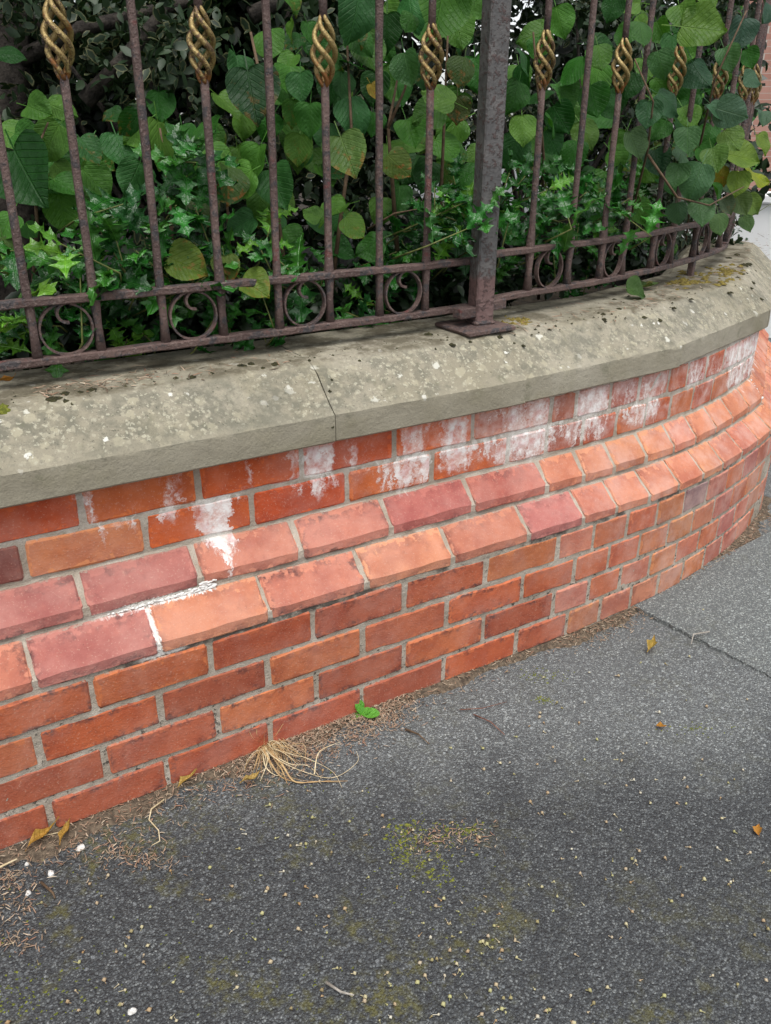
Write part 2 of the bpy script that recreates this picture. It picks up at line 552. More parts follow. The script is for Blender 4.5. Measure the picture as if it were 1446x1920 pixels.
def mat_post():
    t = NT('grey_painted_post_iron')
    P = t.pos()
    z = t.xyz(P)[2]
    n1, n2, n3 = t.noise(P, 16, 5, .7), t.noise(P, 90, 5, .7), t.noise(P, 380, 3, .6)
    col = t.mix(t.sstep(n1, .4, .65), (.075, .072, .070, 1), (.125, .116, .110, 1))
    rz = t.sstep(t.math('ADD', z, t.math('MULTIPLY', t.math('SUBTRACT', n1, .5), .06)), .955, .935)
    col = t.mix(rz, col, t.mix(t.sstep(n1, .4, .6), (.13, .075, .068, 1), (.17, .105, .095, 1)))
    fl = t.sstep(t.math('ADD', n2, t.math('MULTIPLY', n1, .3)), .68, .75)
    col = t.mix(t.math('MULTIPLY', fl, .8), col, (.07, .04, .036, 1))
    col = t.mix(t.math('MULTIPLY', t.sstep(n3, .6, .75), .3), col, (.28, .26, .25, 1))
    b = t.bump(n3, .3, .0015)
    b = t.bump(n2, .7, .004, b)
    b = t.bump(fl, .7, .002, b)
    return t.done(col, t.math('MULTIPLY_ADD', n2, .3, .42), b, .45)


def mat_gold():
    t = NT('dull_gold_paint')
    P = t.pos()
    z = t.xyz(P)[2]
    n1, n2 = t.noise(P, 45, 4, .7), t.noise(P, 260, 3, .6)
    rnd = t.oinfo().outputs['Random']
    col = t.mix(t.sstep(n1, .35, .65), (.20, .135, .045, 1), (.40, .30, .12, 1))
    rz = t.math('SUBTRACT', n1, t.math('MULTIPLY', t.sstep(z, 1.40, 1.345), .22))
    col = t.mix(t.sstep(rz, .42, .30), col, (.24, .10, .028, 1))
    col = t.mix(t.math('MULTIPLY', t.sstep(t.math('ADD', t.math('MULTIPLY', n2, .5), t.math('MULTIPLY', n1, .5)), .52, .62), .75), col, (.06, .038, .018, 1))
    wornm = t.sstep(t.noise(P, 70, 5, .75), t.math('MULTIPLY_ADD', rnd, -.16, .66), t.math('MULTIPLY_ADD', rnd, -.16, .72))
    col = t.mix(t.math('MULTIPLY', wornm, .85), col, (.085, .045, .028, 1))
    return t.done(col, .44, t.bump(n2, .7, .003), .5, .45)


def mat_asphalt(name, base, light, pale_min):
    t = NT(name)
    P = t.pos()
    x = t.xyz(P)
    n0, n1 = t.noise(P, 1.1, 4, .6), t.noise(P, 6, 5, .65)
    nv = t.noise(P, 120, 2, .5, out='Color')
    wv = t.node('ShaderNodeVectorMath', operation='MULTIPLY_ADD')
    t.put(wv.inputs[0], nv)
    wv.inputs[1].default_value = (.006, .006, .006)
    t.put(wv.inputs[2], P)
    vd = t.voro(wv.outputs[0], 250)
    vc = t.voro(wv.outputs[0], 250, out='Color')
    vr = t.xyz(vc)[0]
    stone = t.ramp(vr, [(0, (base[0] * .55, base[1] * .55, base[2] * .58, 1)), (.45, base), (.8, light), (.95, (light[0] * 1.25, light[1] * 1.25, light[2] * 1.22, 1)), (1, (light[0] * 1.9, light[1] * 1.88, light[2] * 1.8, 1))])
    v2 = t.voro(wv.outputs[0], 105)
    r2 = t.xyz(t.voro(wv.outputs[0], 105, out='Color'))[2]
    bigst = t.math('MULTIPLY', t.sstep(v2, .42, .30), t.math('GREATER_THAN', r2, .80))
    stone = t.mix(t.math('MULTIPLY', bigst, .8), stone, t.ramp(r2, [(.8, (base[0] * .5, base[1] * .5, base[2] * .5, 1)), (.9, base), (1, (light[0] * 1.5, light[1] * 1.5, light[2] * 1.5, 1))]))
    gap = t.math('MULTIPLY', t.sstep(vd, .30, .62), t.math('SUBTRACT', 1.0, bigst))
    col = t.mix(t.math('MULTIPLY', gap, .7), stone, (.030, .031, .031, 1))
    # lighter tone in broad patches
    grad = t.math('ADD', t.math('ADD', x[1], t.math('MULTIPLY', x[0], .48)), -.06)   # paler towards the wall and to the right
    pale_m = t.sstep(t.math('ADD', t.math('ADD', t.math('MULTIPLY', n0, .7), grad), t.math('MULTIPLY', t.math('SUBTRACT', n1, .5), .35)), .20, .58)
    col = t.mix(t.math('MULTIPLY', pale_m, .62), col, t.mix(1.0, col, (2.7, 2.7, 2.6, 1), 'MULTIPLY'))
    col = t.mix(t.math('MULTIPLY_ADD', pale_m, .16, pale_min), col, (.20, .21, .205, 1))
    # green-brown moss film
    mo = t.noise(P, 4.2, 5, .7)
    lf = t.sstep(t.math('ADD', x[0], t.math('MULTIPLY', x[1], .6)), .55, -.15)
    mm = t.math('MULTIPLY', t.sstep(mo, .50, .62), t.sstep(t.noise(P, 48, 4, .7), .42, .62))
    mm = t.math('MULTIPLY', mm, t.math('MULTIPLY_ADD', lf, .62, .12))
    col = t.mix(mm, col, (.105, .098, .022, 1))
    h = t.math('SUBTRACT', 1.0, vd)
    b = t.bump(h, .9, .004)
    b = t.bump(t.noise(P, 40, 4, .6), .35, .006, b)
    return t.done(col, t.math('MULTIPLY_ADD', vr, .25, .62), b, .35)


def mat_leaf(name, rough, veins=True, trans=.35, spec=.45, vein_tint=(1.5, 1.45, 1.25, 1)):
    t = NT(name)
    oi = t.oinfo()
    P = t.objco()
    uv = t.uv('leaf')
    x = t.xyz(uv)
    ax = t.math('ABSOLUTE', x[0])
    col = oi.outputs['Color']
    n = t.noise(P, 4, 4, .6)
    col = t.mix(t.math('MULTIPLY', t.sstep(t.noise(P, 2.2, 5, .65), .38, .68), .75), col, t.mix(1.0, col, (.50, .62, .5, 1), 'MULTIPLY'))
    mid = t.sstep(ax, .022, .006)
    if veins:
        ph = t.math('MULTIPLY', t.math('SUBTRACT', x[1], t.math('MULTIPLY', ax, .95)), 46.0)
        lat = t.math('MULTIPLY', t.sstep(t.math('SINE', ph), .72, 1.0), .8)
        vm = t.math('MAXIMUM', mid, lat)
    else:
        vm = t.math('MULTIPLY', mid, 1.0)
    col = t.mix(t.math('MULTIPLY', vm, .55), col, t.mix(1.0, col, vein_tint, 'MULTIPLY'))
    # brown withered spots, amount in the object alpha
    br = t.sstep(t.math('ADD', t.noise(P, 3.2, 5, .65), t.math('MULTIPLY', x[1], .14)), .60, .67)
    col = t.mix(t.math('MULTIPLY', br, oi.outputs['Alpha']), col, (.26, .10, .025, 1))
    h = t.math('ADD', t.math('MULTIPLY', vm, -.6), t.math('MULTIPLY', n, .5))
    b = t.bump(h, .5, .03)
    t.done(col, rough, b, spec)
    tr = t.node('ShaderNodeBsdfTranslucent')
    t.put(tr.inputs['Color'], t.mix(1.0, col, (1.25, 1.35, .6, 1), 'MULTIPLY'))
    mx = t.node('ShaderNodeMixShader')
    mx.inputs[0].default_value = trans
    t.l.new(t.b.outputs[0], mx.inputs[1])
    t.l.new(tr.outputs[0], mx.inputs[2])
    t.l.new(mx.outputs[0], t.n['Material Output'].inputs['Surface'])
    return t.m


def mat_massleaf(name, cols, edge_col=None, rough=.45, trans=.2):
    """leaves of a joined mass: per-vertex rnd (0..1 per leaf) and edge (0 midrib..1 margin)"""
    t = NT(name)
    r = t.attr('rnd')
    col = t.ramp(r, [(i / (len(cols) - 1), c) for i, c in enumerate(cols)])
    if edge_col:
        e = t.math('ADD', t.attr('edge'), t.math('MULTIPLY', t.math('SUBTRACT', t.noise(t.pos(), 130, 3, .6), .5), .9))
        thr = t.math('MULTIPLY_ADD', r, .9, .60)
        col = t.mix(t.sstep(e, thr, t.math('ADD', thr, .1)), col, edge_col)
    t.done(col, rough, None, .45)
    tr = t.node('ShaderNodeBsdfTranslucent')
    t.put(tr.inputs['Color'], t.mix(1.0, col, (1.2, 1.3, .6, 1), 'MULTIPLY'))
    mx = t.node('ShaderNodeMixShader')
    mx.inputs[0].default_value = trans
    t.l.new(t.b.outputs[0], mx.inputs[1])
    t.l.new(tr.outputs[0], mx.inputs[2])
    t.l.new(mx.outputs[0], t.n['Material Output'].inputs['Surface'])
    return t.m


def mat_simple(name, c1, c2, scale=20, rough=.85, bump=.4, bd=.004, spec=.3):
    t = NT(name)
    P = t.pos()
    n = t.noise(P, scale, 5, .65)
    return t.done(t.mix(t.sstep(n, .35, .65), c1, c2), rough, t.bump(n, bump, bd), spec)


def mat_rnd(name, cols, rough=.85):
    t = NT(name)
    col = t.ramp(t.attr('rnd'), [(i / (len(cols) - 1), c) for i, c in enumerate(cols)])
    return t.done(col, rough, None, .25)


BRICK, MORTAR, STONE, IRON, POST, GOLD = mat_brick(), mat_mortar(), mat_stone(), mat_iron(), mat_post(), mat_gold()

# ------------------------------------------------------------------ ground
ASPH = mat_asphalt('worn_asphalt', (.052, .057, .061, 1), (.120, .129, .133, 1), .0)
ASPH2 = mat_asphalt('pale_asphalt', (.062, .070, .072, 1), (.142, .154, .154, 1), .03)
G = 60.0
v = []
f = []
nx = 41
gx = np.concatenate([[-G], np.linspace(-1.2, 3.0, nx), [G]])
gy = np.concatenate([[-G], np.linspace(-1.6, .3, 25), [G]])
for b_ in gy:
    for a_ in gx:
        dz = 0.0
        if abs(a_) < 5 and abs(b_) < 5:
            dz = .006 * math.sin(a_ * 3.1 + b_ * 1.7) * math.sin(b_ * 4.3 + 1) - .004
        v.append((a_, b_, dz))
w_ = len(gx)
for j in range(len(gy) - 1):
    for i in range(w_ - 1):
        f.append((j * w_ + i, j * w_ + i + 1, (j + 1) * w_ + i + 1, (j + 1) * w_ + i))
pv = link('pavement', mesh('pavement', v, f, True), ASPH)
tag(pv, 'dark worn asphalt pavement in front of the curved brick wall', 'pavement', kind='structure')

# newer patch beyond the open seam: a thin sheet with a ragged edge
e0, e1 = at_z(1205, 1146, 0), at_z(1446, 1272, 0)
dv = (e1 - e0)
top, V, F = [], [], []
N = 60
for i in range(N + 1):
    k = -.12 + i * 2.9 / N
    p = e0 + dv * k
    j = .002 * math.sin(i * 2.1) + .0025 * random.uniform(-1, 1)
    V.append((p[0] + j, p[1] + j * .3, -.012))
    V.append((p[0] + j + .002, p[1], .004))
    V.append((p[0] + j + .014, p[1], .007))
    V.append((p[0] + 9, p[1] + 1.0, .007))
for i in range(N):
    for k in range(3):
        F.append((i * 4 + k, i * 4 + k + 1, i * 4 + k + 5, i * 4 + k + 4))
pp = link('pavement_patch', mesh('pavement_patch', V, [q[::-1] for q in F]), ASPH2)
tag(pp, 'paler grey-green asphalt patch beyond the open seam', 'pavement', kind='structure')

# ------------------------------------------------------------------ brick wall
wall = empty('brick_wall', (0, 0.17, 0), 'low curving red brick wall with chamfered plinth and grey stone coping', 'wall')


def piece(name, prof, s0, s1, z0, z1, color, alpha=.3, mat=BRICK, ns=5, jit=.0018, bev=.005, chord=True, dd=0.0, tilt=0.0):
    """a brick: profile points (d,z) swept from s0 to s1, arrises knocked back at both ends"""
    n = len(prof)
    cz = sum(p[1] for p in prof) / n
    cdp = sum(p[0] for p in prof) / n
    st = [s0, s0 + bev] + [s0 + (s1 - s0) * i / ns for i in range(1, ns)] + [s1 - bev, s1]
    V, meta = [], []
    A, B = (s0, s1)
    dj = random.uniform(-.0015, .0015) + dd
    for i, s in enumerate(st):
        end = i in (0, len(st) - 1)
        for k, (d, z) in enumerate(prof):
            front = d < cdp
            if end:
                d2 = d + (bev if front else 0)
                z2 = z + (bev * .8 if z < cz else -bev * .8) * (1 if front else 0)
            else:
                d2, z2 = d, z
            if front:
                d2 += random.uniform(-jit, jit) * .6
                z2 += random.uniform(-jit, jit)
            z2 += tilt * ((s - s0) / (s1 - s0) - .5)
            if chord:
                a, b = Vector(W(A, d2 + dj, z2)), Vector(W(B, d2 + dj, z2))
                p = a.lerp(b, (s - A) / (B - A))
            else:
                p = Vector(W(s, d2 + dj, z2))
            V.append(p)
            meta.append((s, z2))
    F = []
    m = len(st)
    for i in range(m - 1):
        for k in range(n):
            k2 = (k + 1) % n
            F.append((i * n + k, (i + 1) * n + k, (i + 1) * n + k2, i * n + k2))
    F.append(tuple(range(n)))
    F.append(tuple((m - 1) * n + k for k in range(n))[::-1])
    me = mesh(name, V, F)
    uvlayer(me, 'wall', lambda q: meta[q])
    uvlayer(me, 'edge_a', lambda q: (meta[q][0] - s0, s1 - meta[q][0]))
    uvlayer(me, 'edge_b', lambda q: (meta[q][1] - z0, z1 - meta[q][1]))
    o = link(name, me, mat, wall)
    o.color = (color[0], color[1], color[2], alpha)
    return o


def vary(c, a=.10):
    k = 1 + random.uniform(-a, a)
    return tuple(max(0, x * k * (1 + random.uniform(-a * .5, a * .5))) for x in c[:3])


L = .235
RED = [(.40, .098, .044), (.37, .100, .050), (.43, .118, .050), (.35, .092, .052), (.43, .135, .060)]
PALE = [(.46, .145, .075), (.45, .175, .11), (.41, .13, .068), (.47, .18, .085), (.42, .16, .12)]
TOPR = [(.50, .10, .030), (.46, .085, .030), (.52, .125, .040)]
SALMON, ROSE, MAUVE = (.50, .200, .115), (.43, .158, .105), (.37, .138, .115)
JT = .0092


def run(j0, n, step):
    return [j0 + i * step for i in range(n)]


hd = .1278
joints = {
    1: run(-.1152 - 3 * L, 9, L) + run(-.1152 + 5 * L + .178, 9, hd),
    2: run(.0036 - 4 * L, 10, L) + run(.0036 + 5 * L + hd, 9, hd),
    3: run(-.1109 - 3 * L, 9, L) + run(-.1109 + 5 * L + .180, 9, hd),
    4: run(-4 * L, 10, L) + run(5 * L + hd, 9, hd),
    5: [-.093 - 3 * .233, -.093 - 2 * .233, -.093 - .233, -.093, .137, .371, .608, .841, 1.072, 1.257, 1.381, 1.514, 1.644, 1.771, 1.895, 2.03, 2.17, 2.30, 2.41],
    6: [.025 - 3 * .231, .025 - 2 * .231, .025 - .231, .025, .254, .481, .709, .947, 1.18, 1.312, 1.43, 1.567, 1.70, 1.823, 1.955, 2.087, 2.235, 2.385],
    7: [-.061 - 3 * .228, -.061 - 2 * .228, -.061 - .228, -.061, .166, .395, .623, .854, 1.085, 1.215, 1.345, 1.479, 1.61, 1.736, 1.869, 2.005, 2.158, 2.29, 2.39],
    8: [.054 - 4 * .23, .054 - 3 * .23, .054 - 2 * .23, .054 - .23, .054, .284, .514, .748, .97, 1.22, 1.312, 1.441, 1.561, 1.705, 1.806, 1.931, 2.06, 2.19, 2.30, 2.395],
}
for c in (1, 2, 3, 4):
    joints[c] = [s for s in joints[c] if s < 2.40] + [2.43]
for c in (1, 2, 3, 4, 5, 6, 7, 8):
    joints[c] += [joints[c][-1] + .115 * k for k in range(1, 10)]
for c in range(1, 9):
    z0 = (c - 1) * H + JT * .55
    z1 = c * H - JT * .45
    js = joints[c]
    for a, b in zip(js[:-1], js[1:]):
        s0, s1 = a + JT / 2 + random.uniform(-.0016, .0016), b - JT / 2 + random.uniform(-.0016, .0016)
        z0 = (c - 1) * H + JT * .55 + random.uniform(-.001, .001)
        z1 = c * H - JT * .45 + random.uniform(-.0012, .0008)
        if s1 - s0 < .04: continue
        mid = (a + b) / 2
        head = (b - a) < .17
        hz = z1 - z0
        if c in (5, 6):
            base = 0.0 if c == 5 else D1
            run_ = (D1 if c == 5 else D2 - D1) - .004
            fr = .0235
            prof = [(base + .10 + run_, z0), (base + .003, z0), (base, z0 + .003), (base, z0 + fr), (base + run_ * .5, z0 + (fr + hz) / 2 + .002), (base + run_, z1), (base + .10 + run_, z1)]
            if head:
                col = vary(random.choice([SALMON, SALMON, (.49, .205, .13), ROSE, (.47, .18, .105)]), .07)
                al = random.choice([.1, .2, .35])
            else:
                seq5 = {-.2: ROSE, .02: MAUVE, .25: SALMON, .49: ROSE, .72: (.53, .225, .13), .95: ROSE, 1.16: MAUVE}
                seq6 = {-.1: MAUVE, .14: MAUVE, .37: (.48, .185, .13), .6: (.46, .175, .12), .83: (.38, .125, .105), 1.06: (.41, .135, .10)}
                sq = seq5 if c == 5 else seq6
                kk = min(sq, key=lambda q: abs(q - mid))
                col = vary(sq[kk], .05)
                al = .85 if mid < 1.2 and kk in (-.2, .02, .49, -.1, .6) else .4
            piece('plinth_brick', prof, s0, s1, z0, z1, col, al, ns=5 if not head else 3, tilt=random.uniform(-.002, .002))
        else:
            base = 0.0 if c < 5 else D2
            bv = .0042
            prof = [(base + .10, z0), (base + bv, z0), (base, z0 + bv), (base, z1 - bv), (base + bv, z1), (base + .10, z1)]
            if c < 5:
                pool = PALE if (head or mid > 1.3) else RED
                al = random.choice([.15, .4, .8, 1.0, 1.0]) if not head else random.choice([.1, .25, .5])
                col = vary(random.choice(pool), .10)
                if c == 4 and 1.70 < mid < 1.83:
                    col = (.23, .14, .14)
            else:
                col = vary(random.choice(TOPR if mid < 1.0 else RED), .08)
                al = random.choice([0, .1, .2])
                if c == 7 and mid < -.08: col = (.20, .07, .055)
                if c == 7 and -.06 < mid < .16: col = (.52, .19, .085)
            piece('brick', prof, s0, s1, z0, z1, col, al, ns=5 if not head else 3, tilt=random.uniform(-.002, .002))

# mortar body: one stepped core a few millimetres behind the brick faces
RC = .003
hz = H - JT
prof = [(.45, -.05), (RC, -.05), (RC, 4 * H)]
for base, nxt, c in ((0, D1, 5), (D1, D2, 6)):
    zz = (c - 1) * H + JT * .55
    prof += [(base + RC, zz + .02), (base + RC + (nxt - base - .004) * .5, zz + (.021 + hz) / 2 - .001), (nxt + RC - .002, zz + hz - .0005), (nxt + RC, zz + hz + .004)]
prof += [(D2 + RC, 8 * H + .004), (.45, 8 * H + .004)]
sub = []
for a, b in zip(prof[:-1], prof[1:]):
    k = max(1, int(max(abs(a[0] - b[0]), abs(a[1] - b[1])) / .02))
    for i in range(k): sub.append((a[0] + (b[0] - a[0]) * i / k, a[1] + (b[1] - a[1]) * i / k))
sub.append(prof[-1])
stn = np.arange(-.95, 3.45, .02)
V, F, meta = [], [], []
for s in stn:
    for d, z in sub:
        j = random.uniform(-.001, .001) if d < .2 else 0
        V.append(W(s, d + j, z))
        meta.append((s, z))
n = len(sub)
for i in range(len(stn) - 1):
    for k in range(n - 1):
        F.append((i * n + k, (i + 1) * n + k, (i + 1) * n + k + 1, i * n + k + 1))
F.append(tuple(range(n)))
F.append(tuple((len(stn) - 1) * n + k for k in range(n))[::-1])
me = mesh('mortar', V, F)
uvlayer(me, 'wall', lambda q: meta[q])
link('mortar', me, MORTAR, wall)

# crusts of white salt on the plinth joints
SALT = mat_simple('white_salt_crust', (.60, .58, .54, 1), (.76, .75, .72, 1), 120, .9, .8, .002)


def blob(p, r, V, F):
    o = len(V)
    q = [(1, 0, 0), (-1, 0, 0), (0, 1, 0), (0, -1, 0), (0, 0, 1), (0, 0, -1)]
    for x, y, z in q:
        k = r * random.uniform(.7, 1.3)
        V.append((p[0] + x * k, p[1] + y * k, p[2] + z * k))
    for t in ((0, 2, 4), (2, 1, 4), (1, 3, 4), (3, 0, 4), (2, 0, 5), (1, 2, 5), (3, 1, 5), (0, 3, 5)):
        F.append(tuple(o + i for i in t))


def lump(p, r, V, F):
    """small uneven pebble-like lump"""
    o = len(V)
    n = 7
    for k in range(5):
        a = -math.pi / 2 + math.pi * k / 4
        for i in range(n):
            t = 2 * math.pi * i / n + k * .4
            q = r * max(.08, math.cos(a)) * random.uniform(.75, 1.25)
            V.append((p[0] + q * 1.5 * math.cos(t), p[1] + q * .6 * math.sin(t), p[2] + r * .8 * math.sin(a)))
    for k in range(4):
        for i in range(n):
            F.append((o + k * n + i, o + k * n + (i + 1) % n, o + (k + 1) * n + (i + 1) % n, o + (k + 1) * n + i))


V, F = [], []
for i in range(150):
    s = .06 + .222 * random.random() ** .6
    fat = .3 + .8 * max(0, (s - .10) / .18)
    lump(W(s, D1 - .001 + random.gauss(0, .001), 5 * H + random.gauss(.0, .0022 * fat)), random.uniform(.002, .0042) * (.5 + .6 * fat), V, F)
for i in range(26):
    k = random.random()
    lump(W(.262 + random.gauss(0, .008), D1 - .002, 5 * H + .004 + .012 * k), random.uniform(.002, .004), V, F)
for i in range(24):
    k = random.random()
    lump(W(.137 + random.gauss(0, .002), .056 * k + .001, 4 * H + .012 + .058 * k), random.uniform(.0012, .0024), V, F)
for i in range(14):
    k = random.random()
    lump(W(2.385 + random.gauss(0, .010), D1 + (D2 - D1) * k, 5 * H + .02 + .062 * k), random.uniform(.003, .006), V, F)
link('salt_crust', mesh('salt_crust', V, F, True), SALT, wall)['kind'] = 'stuff'

# coping stones: straight lengths mitred at the joints
ZT = .817
CF = .080


def coping(sa, sb, df=0.0):
    prof = [(.498, 8 * H + .004), (CF + .004, 8 * H + .004), (CF, 8 * H + .008), (CF, .690), (CF, .720), (CF + .0008, .7275), (CF + .0055, .7320), (CF + .022, .746), (CF + .040, .762), (CF + .060, .780), (CF + .078, .796),
            (CF + .092, ZT - .012), (CF + .106, ZT - .004), (CF + .125, ZT), (.25, ZT + .001), (.32, ZT + .001), (.42, ZT), (.45, ZT - .02), (.496, .735), (.498, .72)]
    ln = sb - sa
    ns = max(8, int(ln / .018))
    n = len(prof)
    V, F = [], []
    ph = random.uniform(0, 20)
    for i in range(ns + 1):
        k = i / ns
        g = .0013
        ee = 1 if i in (0, ns) else 0
        for (d, z) in prof:
            d0 = d + df
            a = Vector(W(sa + g, d0, z))
            b = Vector(W(sb - g, d0, z))
            p = a.lerp(b, k)
            if .66 < z < .9 and d < .25:
                w = .0010 * math.sin(k * ln * 37 + ph + z * 40) + .0010 * math.sin(k * ln * 91 + ph * 2 + d * 60) + random.uniform(-.0011, .0011)
                edge = .0022 * ee
                t = np.interp(sa + ln * k, S_, T_)
                nrm = Vector((math.sin(t), -math.cos(t), 0)) * .8 + Vector((0, 0, .6 if z > .73 else 0))
                if z < .68: w *= .5
                p = p + nrm * (w - edge)
            V.append(p)
    for i in range(ns):
        for k in range(n):
            k2 = (k + 1) % n
            F.append((i * n + k, (i + 1) * n + k, (i + 1) * n + k2, i * n + k2))
    F.append(tuple(range(n)))
    F.append(tuple(ns * n + k for k in range(n))[::-1])
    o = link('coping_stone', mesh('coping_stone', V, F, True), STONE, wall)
    md = o.modifiers.new('edge', 'EDGE_SPLIT')
    md.split_angle = math.radians(24)
    return o


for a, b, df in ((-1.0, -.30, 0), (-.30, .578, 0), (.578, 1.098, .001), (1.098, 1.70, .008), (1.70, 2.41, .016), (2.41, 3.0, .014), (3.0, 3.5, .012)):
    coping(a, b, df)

# ------------------------------------------------------------------ iron railings
FX = [-3.0, .94, 1.08, 1.31, 1.60, 1.90, 2.16, 2.40, 2.54]
FY = [.290, .290, .302, .340, .375, .445, .530, .625, .695]
fdir = .625
# dense arc-length table of the railing line
px_, py_ = [], []
for x in np.arange(-3.0, 2.54, .004):
    px_.append(x)
    py_.append(np.interp(x, FX, FY))
k_ = np.ones(41) / 41
py_ = np.concatenate([py_[:20], np.convolve(py_, k_, 'valid'), py_[-20:]])
for i in range(1, 500):
    px_.append(px_[len(px_) - 1] + .004 * math.cos(fdir))
    py_ = np.append(py_, py_[-1] + .004 * math.sin(fdir))
px_ = np.array(px_)
fs = np.concatenate([[0], np.cumsum(np.hypot(np.diff(px_), np.diff(py_)))])
fs -= np.interp(0, px_, fs)


def FP(s, z, off=0.0):
    x, y = np.interp(s, fs, px_), np.interp(s, fs, py_)
    x2, y2 = np.interp(s + .03, fs, px_), np.interp(s + .03, fs, py_)
    x1, y1 = np.interp(s - .03, fs, px_), np.interp(s - .03, fs, py_)
    t = math.atan2(y2 - y1, x2 - x1)
    return Vector((x - math.sin(t) * off, y + math.cos(t) * off, z)), t


def fs_at(px, py, z):
    """railing arc length of the bar seen at a pixel"""
    best, bp = None, 1e9
    for s in np.arange(-.4, 3.2, .005):
        p, _ = FP(s, z)
        q = np.array(p) - CAM
        zc = q @ fw
        X = PW / 2 + FPX * (q @ rt) / zc
        if abs(X - px) < bp: best, bp = s, abs(X - px)
    return best


def rail_mesh(s0, s1, z, hh, dd):
    V, F = [], []
    st = np.linspace(s0, s1, max(2, int((s1 - s0) / .03)))
    b = .0025
    pr = [(-dd + b, -hh), (dd - b, -hh), (dd, -hh + b), (dd, hh - b), (dd - b, hh), (-dd + b, hh), (-dd, hh - b), (-dd, -hh + b)]
    for s in st:
        jz = random.uniform(-.0008, .0008)
        for o, zz in pr:
            V.append(FP(s, z + zz + jz, o + random.uniform(-.0006, .0006))[0])
    n = len(pr)
    for i in range(len(st) - 1):
        for k in range(n):
            F.append((i * n + k, (i + 1) * n + k, (i + 1) * n + (k + 1) % n, i * n + (k + 1) % n))
    F.append(tuple(range(n)))
    F.append(tuple((len(st) - 1) * n + k for k in range(n))[::-1])
    return mesh('rail', V, F)


def bar_mesh(s, z0, z1, hw, gap=None):
    """square bar with worn arrises; gap=(za,zb) leaves room for a basket"""
    p, t = FP(s, 0)
    parts = []
    lean = (random.uniform(-.004, .004), random.uniform(-.004, .004)) if not gap else (0, 0)
    segs = [(z0, z1)] if not gap else [(z0, gap[0] + .006), (gap[1] - .006, z1)]
    for a, b in segs:
        V, F = [], []
        n = max(2, int((b - a) / .05))
        for i in range(n + 1):
            z = a + (b - a) * i / n
            w = hw * (1 + random.uniform(-.05, .05))
            # welded flare at the rails
            for zr in (.872, .977):
                w += .004 * math.exp(-((z - zr - .008) / .012) ** 2)
            kb = math.sin(min(1, max(0, (z - 1.0) / .9)) * math.pi)
            j = (random.uniform(-.0006, .0006) + lean[0] * kb, random.uniform(-.0006, .0006) + lean[1] * kb)
            c = w * .55
            for x, y in ((w, -c), (w, c), (c, w), (-c, w), (-w, c), (-w, -c), (-c, -w), (c, -w)):
                V.append((p.x + j[0] + x * math.cos(t) - y * math.sin(t), p.y + j[1] + x * math.sin(t) + y * math.cos(t), z))
        for i in range(n):
            for k in range(8):
                F.append((i * 8 + k, i * 8 + (k + 1) % 8, (i + 1) * 8 + (k + 1) % 8, (i + 1) * 8 + k))
        F.append(tuple(range(8))[::-1])
        F.append(tuple(n * 8 + k for k in range(8)))
        parts.append((V, F))
    V, F = join(parts)
    return mesh('bar', V, F, True)


def basket_mesh(s, z0, z1):
    p, t = FP(s, 0)
    parts = []
    turn = random.uniform(0, 6)
    fat, tw = random.uniform(.92, 1.08), random.uniform(.82, .98)
    for q in range(4):
        path, rad = [], []
        for i in range(41):
            k = i / 40
            r = .0042 + .0178 * fat * math.sin(math.pi * k) ** .9
            a = turn + q * math.pi / 2 - 2 * math.pi * tw * (k - .5)
            path.append((p.x + r * math.cos(a), p.y + r * math.sin(a), z0 + (z1 - z0) * k))
            rad.append(.0058 * (.72 + .28 * math.sin(math.pi * k)))
        parts.append(tube(path, rad, 7))
    V, F = join(parts)
    return mesh('basket', V, F, True)


def scroll_mesh(sa, sb, z0, z1, thick=.004):
    """flat strip ring with its free end curled inwards at the top"""
    sm, zm = (sa + sb) / 2, (z0 + z1) / 2
    R0 = min((sb - sa) / 2 - .010, (z1 - z0) / 2 + .001)
    rz = (z1 - z0) / 2 + .001
    pts = []
    for i in range(49):                      # ring from the top round clockwise
        a = math.pi / 2 - .25 + 2 * math.pi * i / 48 * .985
        pts.append((R0 * math.cos(a), rz * math.sin(a)))
    for i in range(1, 15):                   # the curl
        k = i / 14
        a = math.pi / 2 - .25 + 2 * math.pi * .985 + k * 3.6
        cxx, czz = R0 * .10, rz * .60
        r = (.40 - .06 * k) * R0
        pts.append((cxx + r * math.cos(a), czz + r * math.sin(a)))
    V, F = [], []
    ww = .0065
    m = len(pts)
    for i, (x, z) in enumerate(pts):
        x2, z2 = pts[min(i + 1, m - 1)]
        x1, z1_ = pts[max(i - 1, 0)]
        l = math.hypot(x2 - x1, z2 - z1_) or 1
        nx_, nz_ = -(z2 - z1_) / l, (x2 - x1) / l
        h = thick * (1.0 if i < 49 else 1.25) / 2 * (1 + random.uniform(-.12, .12))
        for o, e in ((-ww, h), (ww, h), (ww, -h), (-ww, -h)):
            V.append(FP(sm + x + nx_ * e, zm + z + nz_ * e, o)[0])
    for i in range(m - 1):
        for k in range(4):
            F.append((i * 4 + k, (i + 1) * 4 + k, (i + 1) * 4 + (k + 1) % 4, i * 4 + (k + 1) % 4))
    F.append((0, 1, 2, 3))
    F.append(tuple((m - 1) * 4 + k for k in (3, 2, 1, 0)))
    return mesh('scroll', V, F, False)


